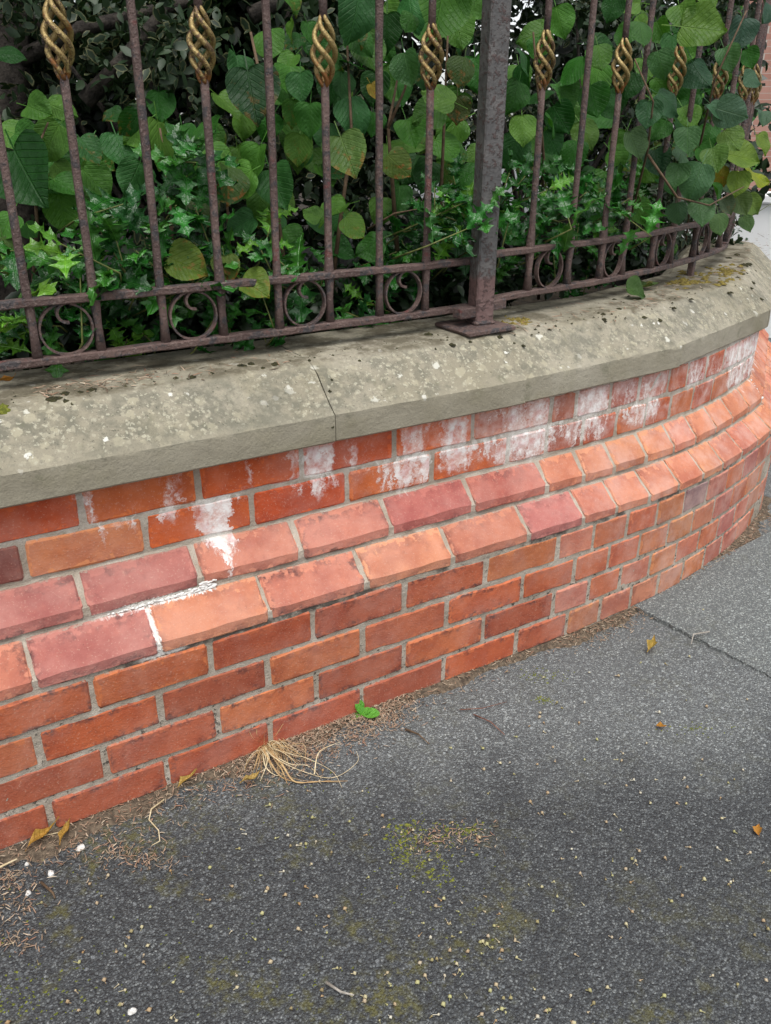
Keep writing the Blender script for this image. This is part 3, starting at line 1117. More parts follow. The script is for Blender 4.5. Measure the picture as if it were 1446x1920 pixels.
def panel(label, s0, s1, bars, dz=0.0, zr=(.864, .975), zb=(1.346, 1.470)):
    p, t = FP((s0 + s1) / 2, ZT)
    root = empty('iron_railing', p, label, 'railing', 'iron railing panels on the coping')
    link('rail', rail_mesh(s0, s1, zr[0] + dz, .0075, .013), IRON, root)
    link('rail', rail_mesh(s0, s1, zr[1] + dz, .0075, .013), IRON, root)
    link('rail', rail_mesh(s0, s1, 1.93 + dz, .0075, .013), IRON, root)
    for s, bas in bars:
        gap = (zb[0] + dz, zb[1] + dz)
        b = link('bar', bar_mesh(s, zr[0] + dz + .006, 1.93 + dz, .0072, gap if bas else None), IRON, root)
        if bas:
            k = link('basket', basket_mesh(s, gap[0], gap[1]), GOLD, b)
    return root


def scrolls(root, pairs, dz=0.0):
    for a, b in pairs:
        link('scroll', scroll_mesh(a, b, .8715 + dz, .9675 + dz), IRON, root)


zq = .875
LB = [fs_at(x, 0, zq) for x in ()]
lpx = (70, 192, 310, 420, 525, 618, 711, 798)
rpx = (990, 1063, 1122, 1165, 1220, 1255, 1298, 1325, 1348)
ls = [fs_at(x, 0, zq) for x in lpx]
rs = [fs_at(x, 0, .884) for x in rpx]
lb = [(ls[0] - .124 * k, k % 2 == 1) for k in range(8, 0, -1)] + [(s, i % 2 == 1) for i, s in enumerate(ls)]
pl = panel('iron railing panel left of the grey post, gold twisted baskets on every other bar', ls[0] - 1.03, 1.115, lb, 0.0)
scrolls(pl, [(ls[0] - .124 * k, ls[0] - .124 * (k - 1)) for k in (8, 6, 4, 2)] + [(ls[i], ls[i + 1]) for i in (0, 2, 4, 6)])
DZR = .009
rb = [(s, i % 2 == 0) for i, s in enumerate(rs)]
pr_ = panel('iron railing panel right of the grey post, half hidden by round leaves', 1.135, rs[-1] + .10, rb, DZR)
scrolls(pr_, [(rs[i], rs[i + 1]) for i in (0, 2, 4, 6)], DZR)
st0 = rs[-1] + .19
fb = [(st0 + i * .118, i % 2 == 1) for i in range(7)]
pf = panel('farthest iron railing panel running away at the right edge', st0 - .07, st0 + .80, fb, DZR)
scrolls(pf, [(fb[i][0], fb[i + 1][0]) for i in (1, 3, 5)], DZR)
# short stub leg under the right panel
pq = FP(rs[6] + .01, 0)[0]
link('stub_leg', mesh('stub_leg', *box(pq.x, pq.y, (ZT + .868) / 2, .02, .02, .868 - ZT + .012, .3, .002)), IRON, pr_)

# the post on its base plate
PX, PY = 1.086, .262
post = empty('railing_post', (PX, PY, ZT), 'thick square grey iron post on a rusty base plate', 'post')
link('shaft', mesh('shaft', *join([box(PX, PY, .825 + .60, .049, .049, 1.20, -.17, .004)])), POST, post)
V, F = box(PX - .018, PY - .004, ZT + .008, .148, .140, .011, .03, .003)
V = [(x + random.uniform(-.001, .001), y, z + random.uniform(-.0015, .0015)) for x, y, z in V]
bp = link('base_plate', mesh('base_plate', V, F), IRON, post)
link('weld', mesh('weld', *box(PX, PY, ZT + .018, .059, .059, .012, -.17, .005)), IRON, post)
for sx, o in ((-1, -.010), (1, .0)):
    q = FP(1.088 + sx * .058, .863)[0]
    V, F = box(PX + sx * .050, PY + .008 + o, .862 + (DZR if sx > 0 else 0), .052, .034, .026, .06 if sx < 0 else .16, .003)
    V = [(x + random.uniform(-.001, .001), y, z + random.uniform(-.001, .001)) for x, y, z in V]
    link('bracket', mesh('bracket', V, F), IRON, post)

# ------------------------------------------------------------------ garden: soil, plants
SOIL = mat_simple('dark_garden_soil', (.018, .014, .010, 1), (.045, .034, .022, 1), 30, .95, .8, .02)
V = [W(s, .44, .70) for s in np.arange(-3, 4.4, .1)]
Vb = [W(s, .44, -.1) for s in np.arange(-3, 4.4, .1)]
n = len(V)
bk = [(4.2, 6.5, .70), (-3, 6.5, .70)]
F = [tuple(range(n)) + (n, n + 1)]
me = mesh('garden_soil', V + bk + Vb, F + [(i, i + n + 2, i + n + 3, i + 1) for i in range(n - 1)])
tag(link('garden_soil', me, SOIL), 'dark shaded garden soil behind the wall', 'soil', kind='structure')

BARK = mat_simple('dark_bark', (.016, .013, .011, 1), (.05, .042, .034, 1), 40, .9, .9, .01)
TWIG = mat_simple('brown_twig', (.07, .045, .025, 1), (.13, .085, .05, 1), 60, .8)
GTWIG = mat_simple('green_twig', (.08, .10, .025, 1), (.16, .17, .05, 1), 60, .6)
LIMEM = mat_leaf('lime_leaf', .42, True, .32, .20)
HOLLYM = mat_leaf('holly_leaf', .20, False, .12, .42, (2.0, 1.9, 1.5, 1))
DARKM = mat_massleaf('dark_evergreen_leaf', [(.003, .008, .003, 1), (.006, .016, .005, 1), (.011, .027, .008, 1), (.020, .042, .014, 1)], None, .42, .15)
VARM = mat_massleaf('variegated_leaf', [(.008, .022, .007, 1), (.013, .034, .010, 1), (.022, .045, .016, 1)], (.10, .105, .045, 1), .55, .1)
LIGHTM = mat_massleaf('yellow_green_leaf', [(.05, .10, .02, 1), (.10, .16, .03, 1), (.17, .22, .05, 1)], None, .45, .3)


def grid_leaf(name, rows, waves=0.0, fold=.25, droop=.18, ncol=4, twist=0.0, zfun=None, bend=0.0):
    """rows: (y, half width) from base to tip; returns a mesh with UV 'leaf' = (x,y)"""
    V, F, U = [], [], []
    ph = random.uniform(0, 6)
    for y, w in rows:
        for c in range(-ncol // 2, ncol // 2 + 1):
            u = c / (ncol / 2)
            x = u * w
            yy = y
            z = fold * abs(x) - droop * y * y + waves * math.sin(y * 9 + ph + u * 2) * abs(u)
            if zfun: z += zfun(u, y, w)
            V.append((x + bend * y * (1 - y), yy, z))
            U.append((x, y))
    k = ncol + 1
    for i in range(len(rows) - 1):
        for c in range(ncol):
            F.append((i * k + c, i * k + c + 1, (i + 1) * k + c + 1, (i + 1) * k + c))
    me = mesh(name, V, F, True)
    uvlayer(me, 'leaf', lambda q: U[q])
    return me


def lime_leaf_mesh():
    base = [(.0, .05), (-.02, .18), (.0, .31), (.07, .41), (.17, .475), (.30, .50), (.44, .49), (.57, .455), (.69, .39), (.80, .295), (.89, .185), (.955, .08), (1.03, .008)]
    V, F, U = [], [], []
    rows = []
    for i in range(len(base) - 1):
        (y0, w0), (y1, w1) = base[i], base[i + 1]
        rows += [(y0, w0), ((y0 + y1) / 2 - .006, (w0 + w1) / 2 + (.016 if i > 1 else .0))]
    rows.append(base[-1])
    asym = random.uniform(-.14, .14)
    ph, ph2 = random.uniform(0, 6), random.uniform(0, 6)
    fold, droop, wv = random.uniform(-.25, .45), random.uniform(-.1, .55), random.uniform(.03, .085)
    curl = random.uniform(-.5, .5)
    for y, w in rows:
        for c in range(-3, 4):
            u = c / 3
            x = u * w * (1 + asym * (1 if u > 0 else -1))
            # rounded heart: the margin of the lower rows reaches below the stalk
            yy = y if y > .06 else y * abs(u) + .03 * (1 - abs(u))
            z = fold * abs(x) - droop * yy * yy + wv * math.sin(yy * 8 + ph) * abs(u) + wv * .7 * math.sin(u * 4 + ph2) * yy + curl * x * yy * .6
            V.append((x, yy, z))
            U.append((x, yy))
    for i in range(len(rows) - 1):
        for c in range(6):
            F.append((i * 7 + c, i * 7 + c + 1, (i + 1) * 7 + c + 1, (i + 1) * 7 + c))
    # stalk as a thin ribbon
    o = len(V)
    for k in range(5):
        yy = .03 - .45 * k / 4
        for sx in (-.012, .012):
            V.append((sx, yy, -.05 * k / 4))
            U.append((0, yy))
    for k in range(4): F.append((o + 2 * k, o + 2 * k + 1, o + 2 * k + 3, o + 2 * k + 2))
    me = mesh('lime_leaf', V, F, True)
    uvlayer(me, 'leaf', lambda q: U[q])
    me.materials.append(LIMEM)
    return me


def holly_leaf_mesh():
    k = random.choice([4, 4, 5])
    rows = [(0, .02)]
    for i in range(k):
        y = .10 + .80 * i / k
        env = .275 * math.sin(math.pi * (.12 + .80 * (i + .4) / k)) ** .7
        rows += [(y, env * .55), (y + .05, env * .72), (y + .115, env * 1.42 + .02), (y + .128, env * .80)]
    rows += [(.95, .06), (1.06, .004)]
    rows = sorted(rows)
    amp = random.uniform(.05, .10)
    ph = random.choice([0, math.pi])
    me = grid_leaf('holly_leaf', rows, 0, random.uniform(.15, .5), random.uniform(.05, .35), 4,
                   zfun=lambda u, y, w: amp * math.sin(2 * math.pi * y * k / .8 / 2 + ph) * u * u)
    me.materials.append(HOLLYM)
    return me


LIMES = [lime_leaf_mesh() for _ in range(18)]
HOLLYS = [holly_leaf_mesh() for _ in range(8)]


def leaf_matrix(p, tip, nrm, size):
    t = Vector(tip).normalized()
    n_ = Vector(nrm)
    n_ = (n_ - t * n_.dot(t))
    if n_.length < 1e-4: n_ = t.orthogonal()
    n_.normalize()
    x = t.cross(n_)
    m = Matrix.Identity(4)
    for i in range(3):
        m[i][0], m[i][1], m[i][2], m[i][3] = x[i] * size, t[i] * size, n_[i] * size, p[i]
    return m


def put_leaf(me, root, p, tip, nrm, size, col, alpha=0.0, name='leaf'):
    o = bpy.data.objects.new(name, me)
    C.objects.link(o)
    o.parent = root
    o.matrix_world = leaf_matrix(p, tip, nrm, size)
    o.matrix_basis = Matrix.Translation(root.location).inverted() @ leaf_matrix(p, tip, nrm, size)
    o.color = (col[0], col[1], col[2], alpha)
    return o


Rt, Up, Fw = Vector(rt), Vector(up), Vector(fw)
LG = [(.030, .118, .018), (.042, .145, .022), (.064, .175, .026), (.018, .078, .014), (.038, .128, .034), (.095, .21, .034)]
LY = [(.13, .20, .025), (.10, .17, .025), (.16, .21, .03)]


def lime_leaf_at(root, px, py, dia, d, tip_deg=None, col=None, alpha=0.0, lift=.45):
    """a lime leaf centred on a sight line at set-back d; dia in photo pixels"""
    p = Vector(at_d(px, py, d + .04))
    dist = (p - Vector(CAM)).dot(Fw)
    size = dia / FPX * dist * .90
    a = math.radians(tip_deg if tip_deg is not None else random.gauss(-90, 38))
    tip = Rt * math.cos(a) + Up * math.sin(a) + Fw * random.uniform(-.25, .25)
    tip.normalize()
    n_ = (Vector(CAM) - p).normalized() * .75 + Vector((0, 0, lift)) + Vector((random.gauss(0, .38), random.gauss(0, .3), random.gauss(0, .25)))
    base = p - tip * size * .5
    return put_leaf(random.choice(LIMES), root, base, tip, n_, size, col or vary(random.choice(LG), .15), alpha)


def stems(root, lines, mat, name='stem'):
    for path, r in lines:
        k = len(path)
        V, F = tube(path, [r * (1 - .6 * i / (k - 1)) for i in range(k)], 6)
        link(name, mesh(name, V, F, True), mat, root)


# --- lime shoots behind the middle of the left panel
lm = empty('lime_shoots', (0.95, .62, .70), 'round-leaved lime shoots filling the gap left of the grey post', 'shrub', 'lime suckers behind the railings')
Y1, Y2 = (.12, .185, .028), (.20, .20, .03)
for a in [(670, 25, 95, .36), (825, 20, 115, .42), (765, 130, 68, .34, -75, (.05, .13, .04)), (652, 292, 92, .262, -70, (.085, .15, .035), .5), (748, 310, 62, .34, -40, (.10, .15, .03), .8),
          (668, 215, 78, .42), (580, 225, 66, .40, -95), (545, 150, 70, .45), (472, 178, 112, .46, -80, (.022, .062, .022), .3), (450, 128, 66, .50), (703, 172, 36, .30, -60, (.24, .17, .02), .9),
          (823, 180, 72, .36), (868, 130, 62, .45, -100, (.05, .09, .02), .5), (518, 350, 88, .36, -70), (475, 308, 84, .40), (432, 345, 78, .38, -80, (.06, .11, .03), .7), (622, 395, 70, .36),
          (665, 425, 56, .30, -45, (.10, .20, .03), .3), (750, 372, 62, .42), (690, 462, 62, .36), (585, 402, 42, .34), (800, 212, 70, .48), (858, 205, 56, .5, -90, (.05, .07, .015), .6), (640, 160, 56, .48),
          (690, 100, 78, .5), (600, 90, 60, .55), (725, 60, 70, .52), (770, 250, 66, .5), (715, 395, 55, .45), (560, 290, 60, .5), (610, 330, 56, .55), (800, 330, 64, .55), (730, 455, 50, .5), (640, 470, 56, .45),
          (860, 60, 70, .6), (840, 280, 66, .6), (505, 80, 70, .6), (430, 200, 70, .62), (770, 20, 70, .6), (875, 330, 60, .62), (545, 450, 60, .5), (780, 430, 52, .55), (690, 540, 56, .5), (500, 235, 60, .6)]:
    lime_leaf_at(lm, *a)
stems(lm, [([at_d(745, 470, .46), at_d(735, 330, .44), at_d(728, 240, .42), at_d(745, 150, .42)], .006), ([at_d(728, 240, .42), at_d(760, 165, .40), at_d(768, 110, .40)], .004),
           ([at_d(620, 560, .5), at_d(640, 400, .47), at_d(660, 260, .45), at_d(650, 60, .5)], .006), ([at_d(690, 430, .45), at_d(740, 400, .37), at_d(782, 392, .34)], .003),
           ([at_d(540, 560, .5), at_d(520, 400, .48), at_d(500, 200, .5), at_d(470, 60, .55)], .007), ([at_d(820, 520, .6), at_d(830, 300, .55), at_d(840, 60, .52)], .006)], TWIG)

# --- lime leaves behind the left end
ll = empty('lime_shoots', (.25, .62, .70), 'round-leaved lime shoots behind the holly at the left end', 'shrub', 'lime suckers behind the railings')
for a in [(52, 330, 150, .48, -60), (92, 265, 84, .6), (300, 272, 98, .5), (228, 282, 86, .55), (250, 335, 78, .46), (410, 300, 66, .42), (445, 335, 76, .40), (352, 498, 84, .275, -20, (.11, .17, .025), .5), (424, 505, 60, .265, -80, (.10, .15, .03), .8),
          (478, 540, 74, .235, -35, (.12, .18, .03), .3), (14, 480, 80, .34, -80, (.07, .13, .03), .2), (12, 425, 60, .36), (150, 300, 80, .62), (180, 340, 74, .55), (330, 330, 76, .55), (390, 250, 70, .62), (20, 255, 80, .7),
          (380, 400, 70, .42, -90, (.06, .10, .03), .5), (300, 200, 60, .75), (120, 400, 80, .5), (450, 420, 66, .42), (20, 100, 60, .45, -10), (250, 560, 70, .5), (60, 560, 70, .5), (470, 600, 50, .5), (370, 620, 60, .5)]:
    lime_leaf_at(ll, *a)
stems(ll, [([at_d(60, 560, .6), at_d(70, 420, .58), at_d(60, 300, .56), at_d(90, 230, .62)], .005), ([at_d(330, 600, .6), at_d(320, 400, .56), at_d(300, 240, .55)], .006), ([at_d(430, 600, .55), at_d(430, 450, .5), at_d(420, 280, .48)], .005)], TWIG)

# --- lime branch reaching through the right panel
lr = empty('lime_shoots', (1.75, .80, .70), 'round-leaved lime shoots poking through the railing right of the post', 'shrub', 'lime suckers behind the railings')
for a in [(985, 115, 56, .42), (980, 240, 60, .42), (968, 180, 62, .45), (1040, 230, 48, .42), (1072, 130, 70, .48), (1010, 178, 56, .5), (1125, 105, 56, .42), (1060, 178, 66, .5), (1010, 90, 50, .55), (1050, 40, 60, .6), (950, 290, 56, .6), (1100, 250, 60, .6),
          (1318, 55, 92, .20, -15, (.085, .165, .025)), (1392, 62, 62, .26, -95, (.030, .070, .045)), (1432, 22, 56, .24, -100, (.03, .075, .045)), (1325, 8, 46, .26, -60, (.10, .19, .03)), (1214, 215, 56, .27, -95, (.03, .09, .035)), (1256, 190, 62, .255, -35, (.035, .095, .04)), (1312, 142, 66, .27, -60, (.026, .07, .035)),
          (1180, 160, 52, .31), (1192, 272, 62, .30, -60, (.07, .13, .05)), (1232, 305, 58, .34, -80, (.028, .075, .035)), (1305, 338, 74, .21, -110, (.055, .13, .055)), (1395, 293, 78, .20, -5, (.125, .20, .03)), (1424, 330, 58, .17, -10, (.21, .25, .015)), (1313, 400, 58, .22, -85, (.06, .13, .05)), (1272, 400, 44, .26, -80, (.05, .11, .05)),
          (1362, 345, 48, .26, -70, (.075, .13, .07)), (1372, 212, 66, .20, -25, (.075, .14, .09)), (1345, 208, 44, .24, -50, (.05, .12, .06)), (1282, 292, 50, .27, -40, (.06, .12, .06)), (1412, 150, 44, .2, -10, (.05, .11, .06)), (1430, 222, 38, .2, -95, (.07, .13, .08)), (1390, 384, 46, .2, -60, (.10, .15, .06)), (1352, 330, 40, .25, -80, (.20, .17, .02), .6),
          (1365, 385, 36, .22, -60, (.10, .14, .08), .2), (1235, 240, 46, .33), (1240, 160, 44, .36), (1150, 200, 56, .45), (1210, 130, 50, .5), (1290, 220, 56, .33), (1330, 250, 48, .32), (1250, 350, 50, .4), (1290, 180, 50, .36), (1160, 300, 52, .5), (1110, 340, 56, .55), (1200, 395, 50, .45), (1040, 300, 56, .55), (1075, 290, 60, .6), (1280, 90, 50, .45), (1240, 60, 50, .55), (1170, 60, 54, .5), (1340, 160, 46, .36), (1225, 440, 44, .42), (1170, 470, 44, .45), (1250, 470, 40, .45), (1195, 545, 50, .26, -10, (.06, .12, .03)), (1345, 360, 40, .24), (1325, 290, 46, .26), (1405, 110, 40, .26), (1340, 300, 56, .22, -80, (.09, .17, .04)), (1372, 262, 54, .20, -60, (.11, .19, .04)), (1290, 262, 54, .24, -90, (.06, .14, .05)), (1350, 420, 44, .2, -80, (.08, .15, .05)), (1400, 420, 36, .18, -60, (.08, .15, .05)), (1412, 385, 44, .17, -40, (.12, .19, .04)), (1382, 345, 50, .2, -90, (.13, .20, .03)), (1268, 330, 50, .26, -100, (.05, .12, .04)), (1240, 120, 54, .28, -70, (.05, .13, .04)), (1365, 110, 50, .24, -70, (.06, .14, .05)), (1280, 30, 60, .26, -80, (.08, .17, .03)), (1430, 270, 46, .17, -60, (.13, .20, .03)), (1436, 380, 40, .17, -90, (.09, .16, .05)), (1205, 60, 56, .3, -80, (.05, .13, .03))]:
    lime_leaf_at(lr, *a)
stems(lr, [([at_d(1130, 620, .7), at_d(1180, 420, .5), at_d(1215, 280, .34), at_d(1225, 190, .28), at_d(1190, 110, .34)], .005), ([at_d(1215, 290, .34), at_d(1270, 370, .27), at_d(1330, 385, .24), at_d(1395, 350, .2)], .004),
           ([at_d(1270, 600, .6), at_d(1300, 330, .4), at_d(1340, 150, .30), at_d(1400, 20, .26)], .005), ([at_d(1010, 560, .7), at_d(1020, 300, .55), at_d(1000, 60, .5)], .006)], TWIG)

def lime_fill(root, n, boxes, dr):
    for _ in range(n):
        x0, y0, x1, y1 = random.choice(boxes)
        px, py = random.uniform(x0, x1), random.uniform(y0, y1)
        lime_leaf_at(root, px, py, random.uniform(38, 72), random.uniform(*dr), alpha=random.choice([0, 0, 0, .3]))


lime_fill(lm, 75, [(440, 0, 900, 480), (540, 0, 900, 300)], (.42, .85))
lime_fill(ll, 40, [(0, 200, 520, 460), (0, 240, 480, 380)], (.5, .8))
lime_fill(lr, 95, [(930, 0, 1400, 440), (1100, 0, 1390, 420), (1230, 40, 1400, 400)], (.42, .85))
# --- holly
HG = [(.018, .100, .014), (.026, .130, .018), (.014, .072, .014), (.040, .155, .020), (.11, .27, .030)]


def holly_bush(label, sprigs, loc, nfill=0, fill=None, dr=(.3, .6)):
    root = empty('holly_bush', loc, label, 'shrub', 'holly bushes behind the railings')
    cnt = 0
    todo = [(px, py, d, random.uniform(.10, .15), True) for px, py, d in sprigs]
    for _ in range(nfill):
        x0, y0, x1, y1 = random.choice(fill)
        todo.append((random.uniform(x0, x1), random.uniform(y0, y1), random.uniform(*dr), random.uniform(.08, .13), False))
    for px, py, d, ln, front in todo:
        tipp = Vector(at_d(px, py, d + .035))
        ax = Vector((random.gauss(0, .5), random.gauss(-.35, .4), random.uniform(.1, 1.0))).normalized()
        basep = tipp - ax * ln
        path = [basep - ax * .03 + Vector((0, .10, -.03)), basep, tipp]
        V, F = tube(path, [.0024, .002, .0012], 5)
        link('stem', mesh('stem', V, F, True), GTWIG, root)
        nl = random.randint(4, 6)
        bright = random.random() < .2
        for i in range(nl):
            if cnt >= 296: break
            k = (i + .5) / nl
            p = basep.lerp(tipp, k)
            az = i * 2.4 + random.uniform(-.4, .4)
            side = ax.orthogonal().normalized()
            side = Matrix.Rotation(az, 3, ax) @ side
            tip = side * (1 - .5 * k) + ax * (.25 + .75 * k) + Vector((0, 0, random.uniform(-.35, .1)))
            nrm = ax * .5 + Vector((-.15, -.45, .95)) + Vector((random.gauss(0, .25), random.gauss(0, .25), random.gauss(0, .2)))
            size = random.uniform(.078, .112) * (1 - .3 * k) * (1.0 if front else .85)
            c = vary(HG[4] if (bright and k > .4) else random.choice(HG[:4]), .2)
            put_leaf(random.choice(HOLLYS), root, p, tip, nrm, size, c)
            cnt += 1
    return root


holly_bush('glossy dark holly pressing against the left end of the railing', [(215, 440, .29), (120, 470, .29), (330, 385, .28), (372, 275, .30), (255, 470, .27), (490, 470, .28), (525, 490, .29), (30, 600, .31), (100, 450, .30), (170, 400, .33), (410, 470, .31), (290, 400, .31), (240, 380, .33), (150, 510, .28), (40, 520, .31), (350, 330, .31), (310, 300, .35), (480, 520, .29), (200, 500, .28), (385, 520, .27), (20, 470, .31), (450, 480, .31)],
           (.3, .42, .70), 21, [(0, 380, 250, 640), (200, 380, 560, 560), (100, 560, 560, 640)], (.30, .42))
holly_bush('small holly sprigs in front of the grey post', [(845, 380, .30), (885, 425, .205), (905, 395, .215), (815, 350, .33), (830, 420, .31), (870, 380, .27), (800, 400, .36), (850, 330, .36)], (.98, .36, .70), 4, [(780, 330, 880, 430)], (.32, .42))
holly_bush('spiky holly sprigs just right of the grey post', [(985, 330, .33), (1005, 400, .32), (1060, 390, .31), (1100, 360, .33), (1180, 372, .31), (1150, 345, .34), (1040, 350, .36), (960, 390, .35), (960, 310, .38), (1085, 420, .32), (1165, 400, .30), (1010, 440, .33)],
           (1.35, .50, .70), 12, [(930, 300, 1220, 440)], (.36, .5))
holly_bush('dark holly low behind the bottom rails either side of the post', [], (1.1, .48, .70), 33, [(560, 470, 880, 600), (930, 430, 1330, 560), (560, 400, 900, 560)], (.36, .55))


# --- masses of small leaves
def mass_leaves(n, pos_fn, size, seed, flat=.5):
    r = np.random.default_rng(seed)
    P = pos_fn(n, r)
    n = len(P)
    tip = r.normal(size=(n, 3))
    tip[:, 2] -= .25
    tip /= np.linalg.norm(tip, axis=1)[:, None]
    nr = r.normal(size=(n, 3)) * (1 - flat) + np.array([0, -.35, .8]) * flat * 1.6
    nr -= tip * (nr * tip).sum(1)[:, None]
    nr /= np.linalg.norm(nr, axis=1)[:, None] + 1e-9
    sx = np.cross(tip, nr)
    sz = r.uniform(size[0], size[1], n)
    T = np.array([(0, 0, 0), (0, .36, .02), (0, .70, 0), (0, 1, -.05), (-.24, .30, .07), (-.21, .66, .05), (.24, .30, .07), (.21, .66, .05)])
    ed = np.array([.9, 0, 0, 1, 1, 1, 1, 1])
    V = P[:, None, :] + sz[:, None, None] * (T[None, :, 0:1] * sx[:, None, :] + T[None, :, 1:2] * tip[:, None, :] + T[None, :, 2:3] * nr[:, None, :])
    tri = np.array([(0, 1, 4), (1, 5, 4), (1, 2, 5), (2, 3, 5), (0, 6, 1), (1, 6, 7), (1, 7, 2), (2, 7, 3)])
    F = (np.arange(n)[:, None, None] * 8 + tri[None]).reshape(-1, 3)
    rn = np.repeat(r.random(n), 8)
    return big_mesh('leaves', V.reshape(-1, 3), F, {'rnd': rn, 'edge': np.tile(ed, n)})


def lumps(centres, radii):
    """positions in the outer shells of many lumps -> clumps with gaps"""
    Cc, Rr = np.array(centres), np.array(radii)

    def fn(n, r):
        w = Rr ** 2 / (Rr ** 2).sum()
        k = r.choice(len(Cc), n, p=w)
        u = r.normal(size=(n, 3))
        u /= np.linalg.norm(u, axis=1)[:, None]
        rad = Rr[k] * (r.random(n) ** .45)
        return Cc[k] + u * rad[:, None] * np.array([1, 1, .85])
    return fn


def shrub(name, label, cat, loc, centres, radii, n, size, mat, seed, group=None, flat=.5, trunk=None):
    root = empty(name, loc, label, cat, group)
    o = link('leaves', mass_leaves(n, lumps(centres, radii), size, seed, flat), mat, root)
    o['kind'] = 'stuff'
    base = Vector((loc[0], loc[1], .70))
    for i in range(0, len(centres), max(1, len(centres) // 9)):
        c = Vector(centres[i])
        m = base.lerp(c, .5) + Vector((random.uniform(-.1, .1), random.uniform(-.1, .1), .05))
        V, F = tube([base, m, c], [.012, .008, .004], 6)
        link('branch', mesh('branch', V, F, True), BARK, root)
    return root


def rc(n, x, y, z, r, seed):
    q = np.random.default_rng(seed)
    return [(q.uniform(*x), q.uniform(*y), q.uniform(*z)) for _ in range(n)], [q.uniform(*r) for _ in range(n)]


c1, r1 = rc(26, (.15, 1.15), (.85, 1.35), (.75, 1.75), (.10, .22), 3)
shrub('variegated_shrub', 'cream-edged variegated shrub behind the middle of the left railing', 'shrub', (.7, 1.1, .70), c1, r1, 9000, (.022, .048), VARM, 21, 'variegated shrubs')
c1, r1 = rc(34, (1.5, 3.1), (.95, 1.6), (.75, 1.85), (.10, .20), 4)
shrub('variegated_shrub', 'cream-edged variegated shrub behind the right railing', 'shrub', (2.1, 1.25, .70), c1, r1, 9000, (.022, .048), VARM, 22, 'variegated shrubs')
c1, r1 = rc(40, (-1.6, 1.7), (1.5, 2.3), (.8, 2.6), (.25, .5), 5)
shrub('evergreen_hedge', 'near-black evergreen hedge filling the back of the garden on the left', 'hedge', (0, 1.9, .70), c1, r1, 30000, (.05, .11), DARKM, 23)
c1, r1 = rc(46, (1.5, 3.9), (1.5, 2.5), (.7, 2.2), (.2, .36), 6)
shrub('evergreen_shrub', 'dark loose shrub with bright gaps behind the right railing', 'shrub', (2.5, 2.1, .70), c1, r1, 9500, (.04, .09), DARKM, 24)
c1, r1 = rc(14, (2.9, 4.1), (1.75, 2.5), (.8, 1.5), (.12, .25), 8)
shrub('yellow_green_shrub', 'light yellow-green shrub glimpsed between the farthest bars', 'shrub', (3.5, 2.1, .70), c1, r1, 2600, (.03, .06), LIGHTM, 25)

c1, r1 = [], []
for q in range(70):
    px_f = random.uniform(-60, 1330)
    yy_ = np.interp(px_f, [-60, 880, 1330], [625, 540, 440])
    c1.append(tuple(at_d(px_f, yy_ + random.gauss(0, 22), random.uniform(.50, .62))))
    r1.append(random.uniform(.05, .085))
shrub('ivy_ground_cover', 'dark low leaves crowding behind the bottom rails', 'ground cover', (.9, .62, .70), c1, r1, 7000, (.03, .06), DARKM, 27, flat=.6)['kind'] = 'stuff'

# --- the tree whose trunk shows at the left edge; its crown shades the garden
tree = empty('garden_tree', (-.02, 1.25, .70), 'dark tree trunk at the left edge with a shading crown above', 'tree')
b0 = Vector(at_d(5, 330, 1.15))
b1 = Vector(at_d(5, 0, 1.2))
V, F = tube([(b0.x, b0.y, .65), b0, b1, b1 + Vector((.05, .1, .7)), b1 + Vector((.2, .2, 1.6))], [.085, .07, .062, .055, .04], 12)
link('trunk', mesh('trunk', V, F, True), BARK, tree)
for q in ([at_d(0, 130, 1.18), at_d(150, 55, 1.05), at_d(330, 10, 1.0), at_d(520, -60, 1.0)], [at_d(160, 190, .95), at_d(235, 110, .9), at_d(300, 30, .9), at_d(330, -60, .95)], [at_d(470, 30, .9), at_d(530, 0, .88), at_d(600, -40, .9)]):
    V, F = tube(q, [.022, .018, .014, .009][:len(q)], 8)
    link('branch', mesh('branch', V, F, True), BARK, tree)
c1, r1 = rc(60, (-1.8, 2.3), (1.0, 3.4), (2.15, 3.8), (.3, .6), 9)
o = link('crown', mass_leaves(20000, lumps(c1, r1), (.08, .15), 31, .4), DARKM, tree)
o['kind'] = 'stuff'

# ------------------------------------------------------------------ beyond: white wall and a brick house
t_ = NT('white_painted_render')
n_ = t_.noise(t_.pos(), 5, 4, .6)
WHITE = t_.done(t_.mix(n_, (.78, .78, .77, 1), (.84, .84, .83, 1)), .8, t_.bump(t_.noise(t_.pos(), 90, 4, .6), .2, .004))
t_ = NT('distant_brickwork')
bt = t_.node('ShaderNodeTexBrick')
bt.inputs['Scale'].default_value = 4.4
bt.inputs['Color1'].default_value = (.34, .17, .13, 1)
bt.inputs['Color2'].default_value = (.42, .24, .19, 1)
bt.inputs['Mortar'].default_value = (.42, .38, .33, 1)
bt.inputs['Mortar Size'].default_value = .012
bt.inputs['Brick Width'].default_value = 1.0
bt.inputs['Row Height'].default_value = .33
x_ = t_.xyz(t_.objco())
t_.put(bt.inputs['Vector'], t_.comb(t_.math('ADD', x_[0], x_[1]), x_[2]))
FARB = t_.done(bt.outputs['Color'], .9)
q0 = CAM + ray(1405, 350) * 6.2
ang = math.atan2(fw[1], fw[0]) - math.pi / 2 - .42
ww = empty('white_garden_wall', (q0[0], q0[1], 0), 'low white rendered wall at the far right behind the coping end', 'wall')
ca, sa_ = math.cos(ang), math.sin(ang)
link('wall_body', mesh('wall_body', *box(q0[0] + 1.0 * ca, q0[1] + 1.0 * sa_, .41, 3.0, .2, .84, ang, .01)), WHITE, ww)
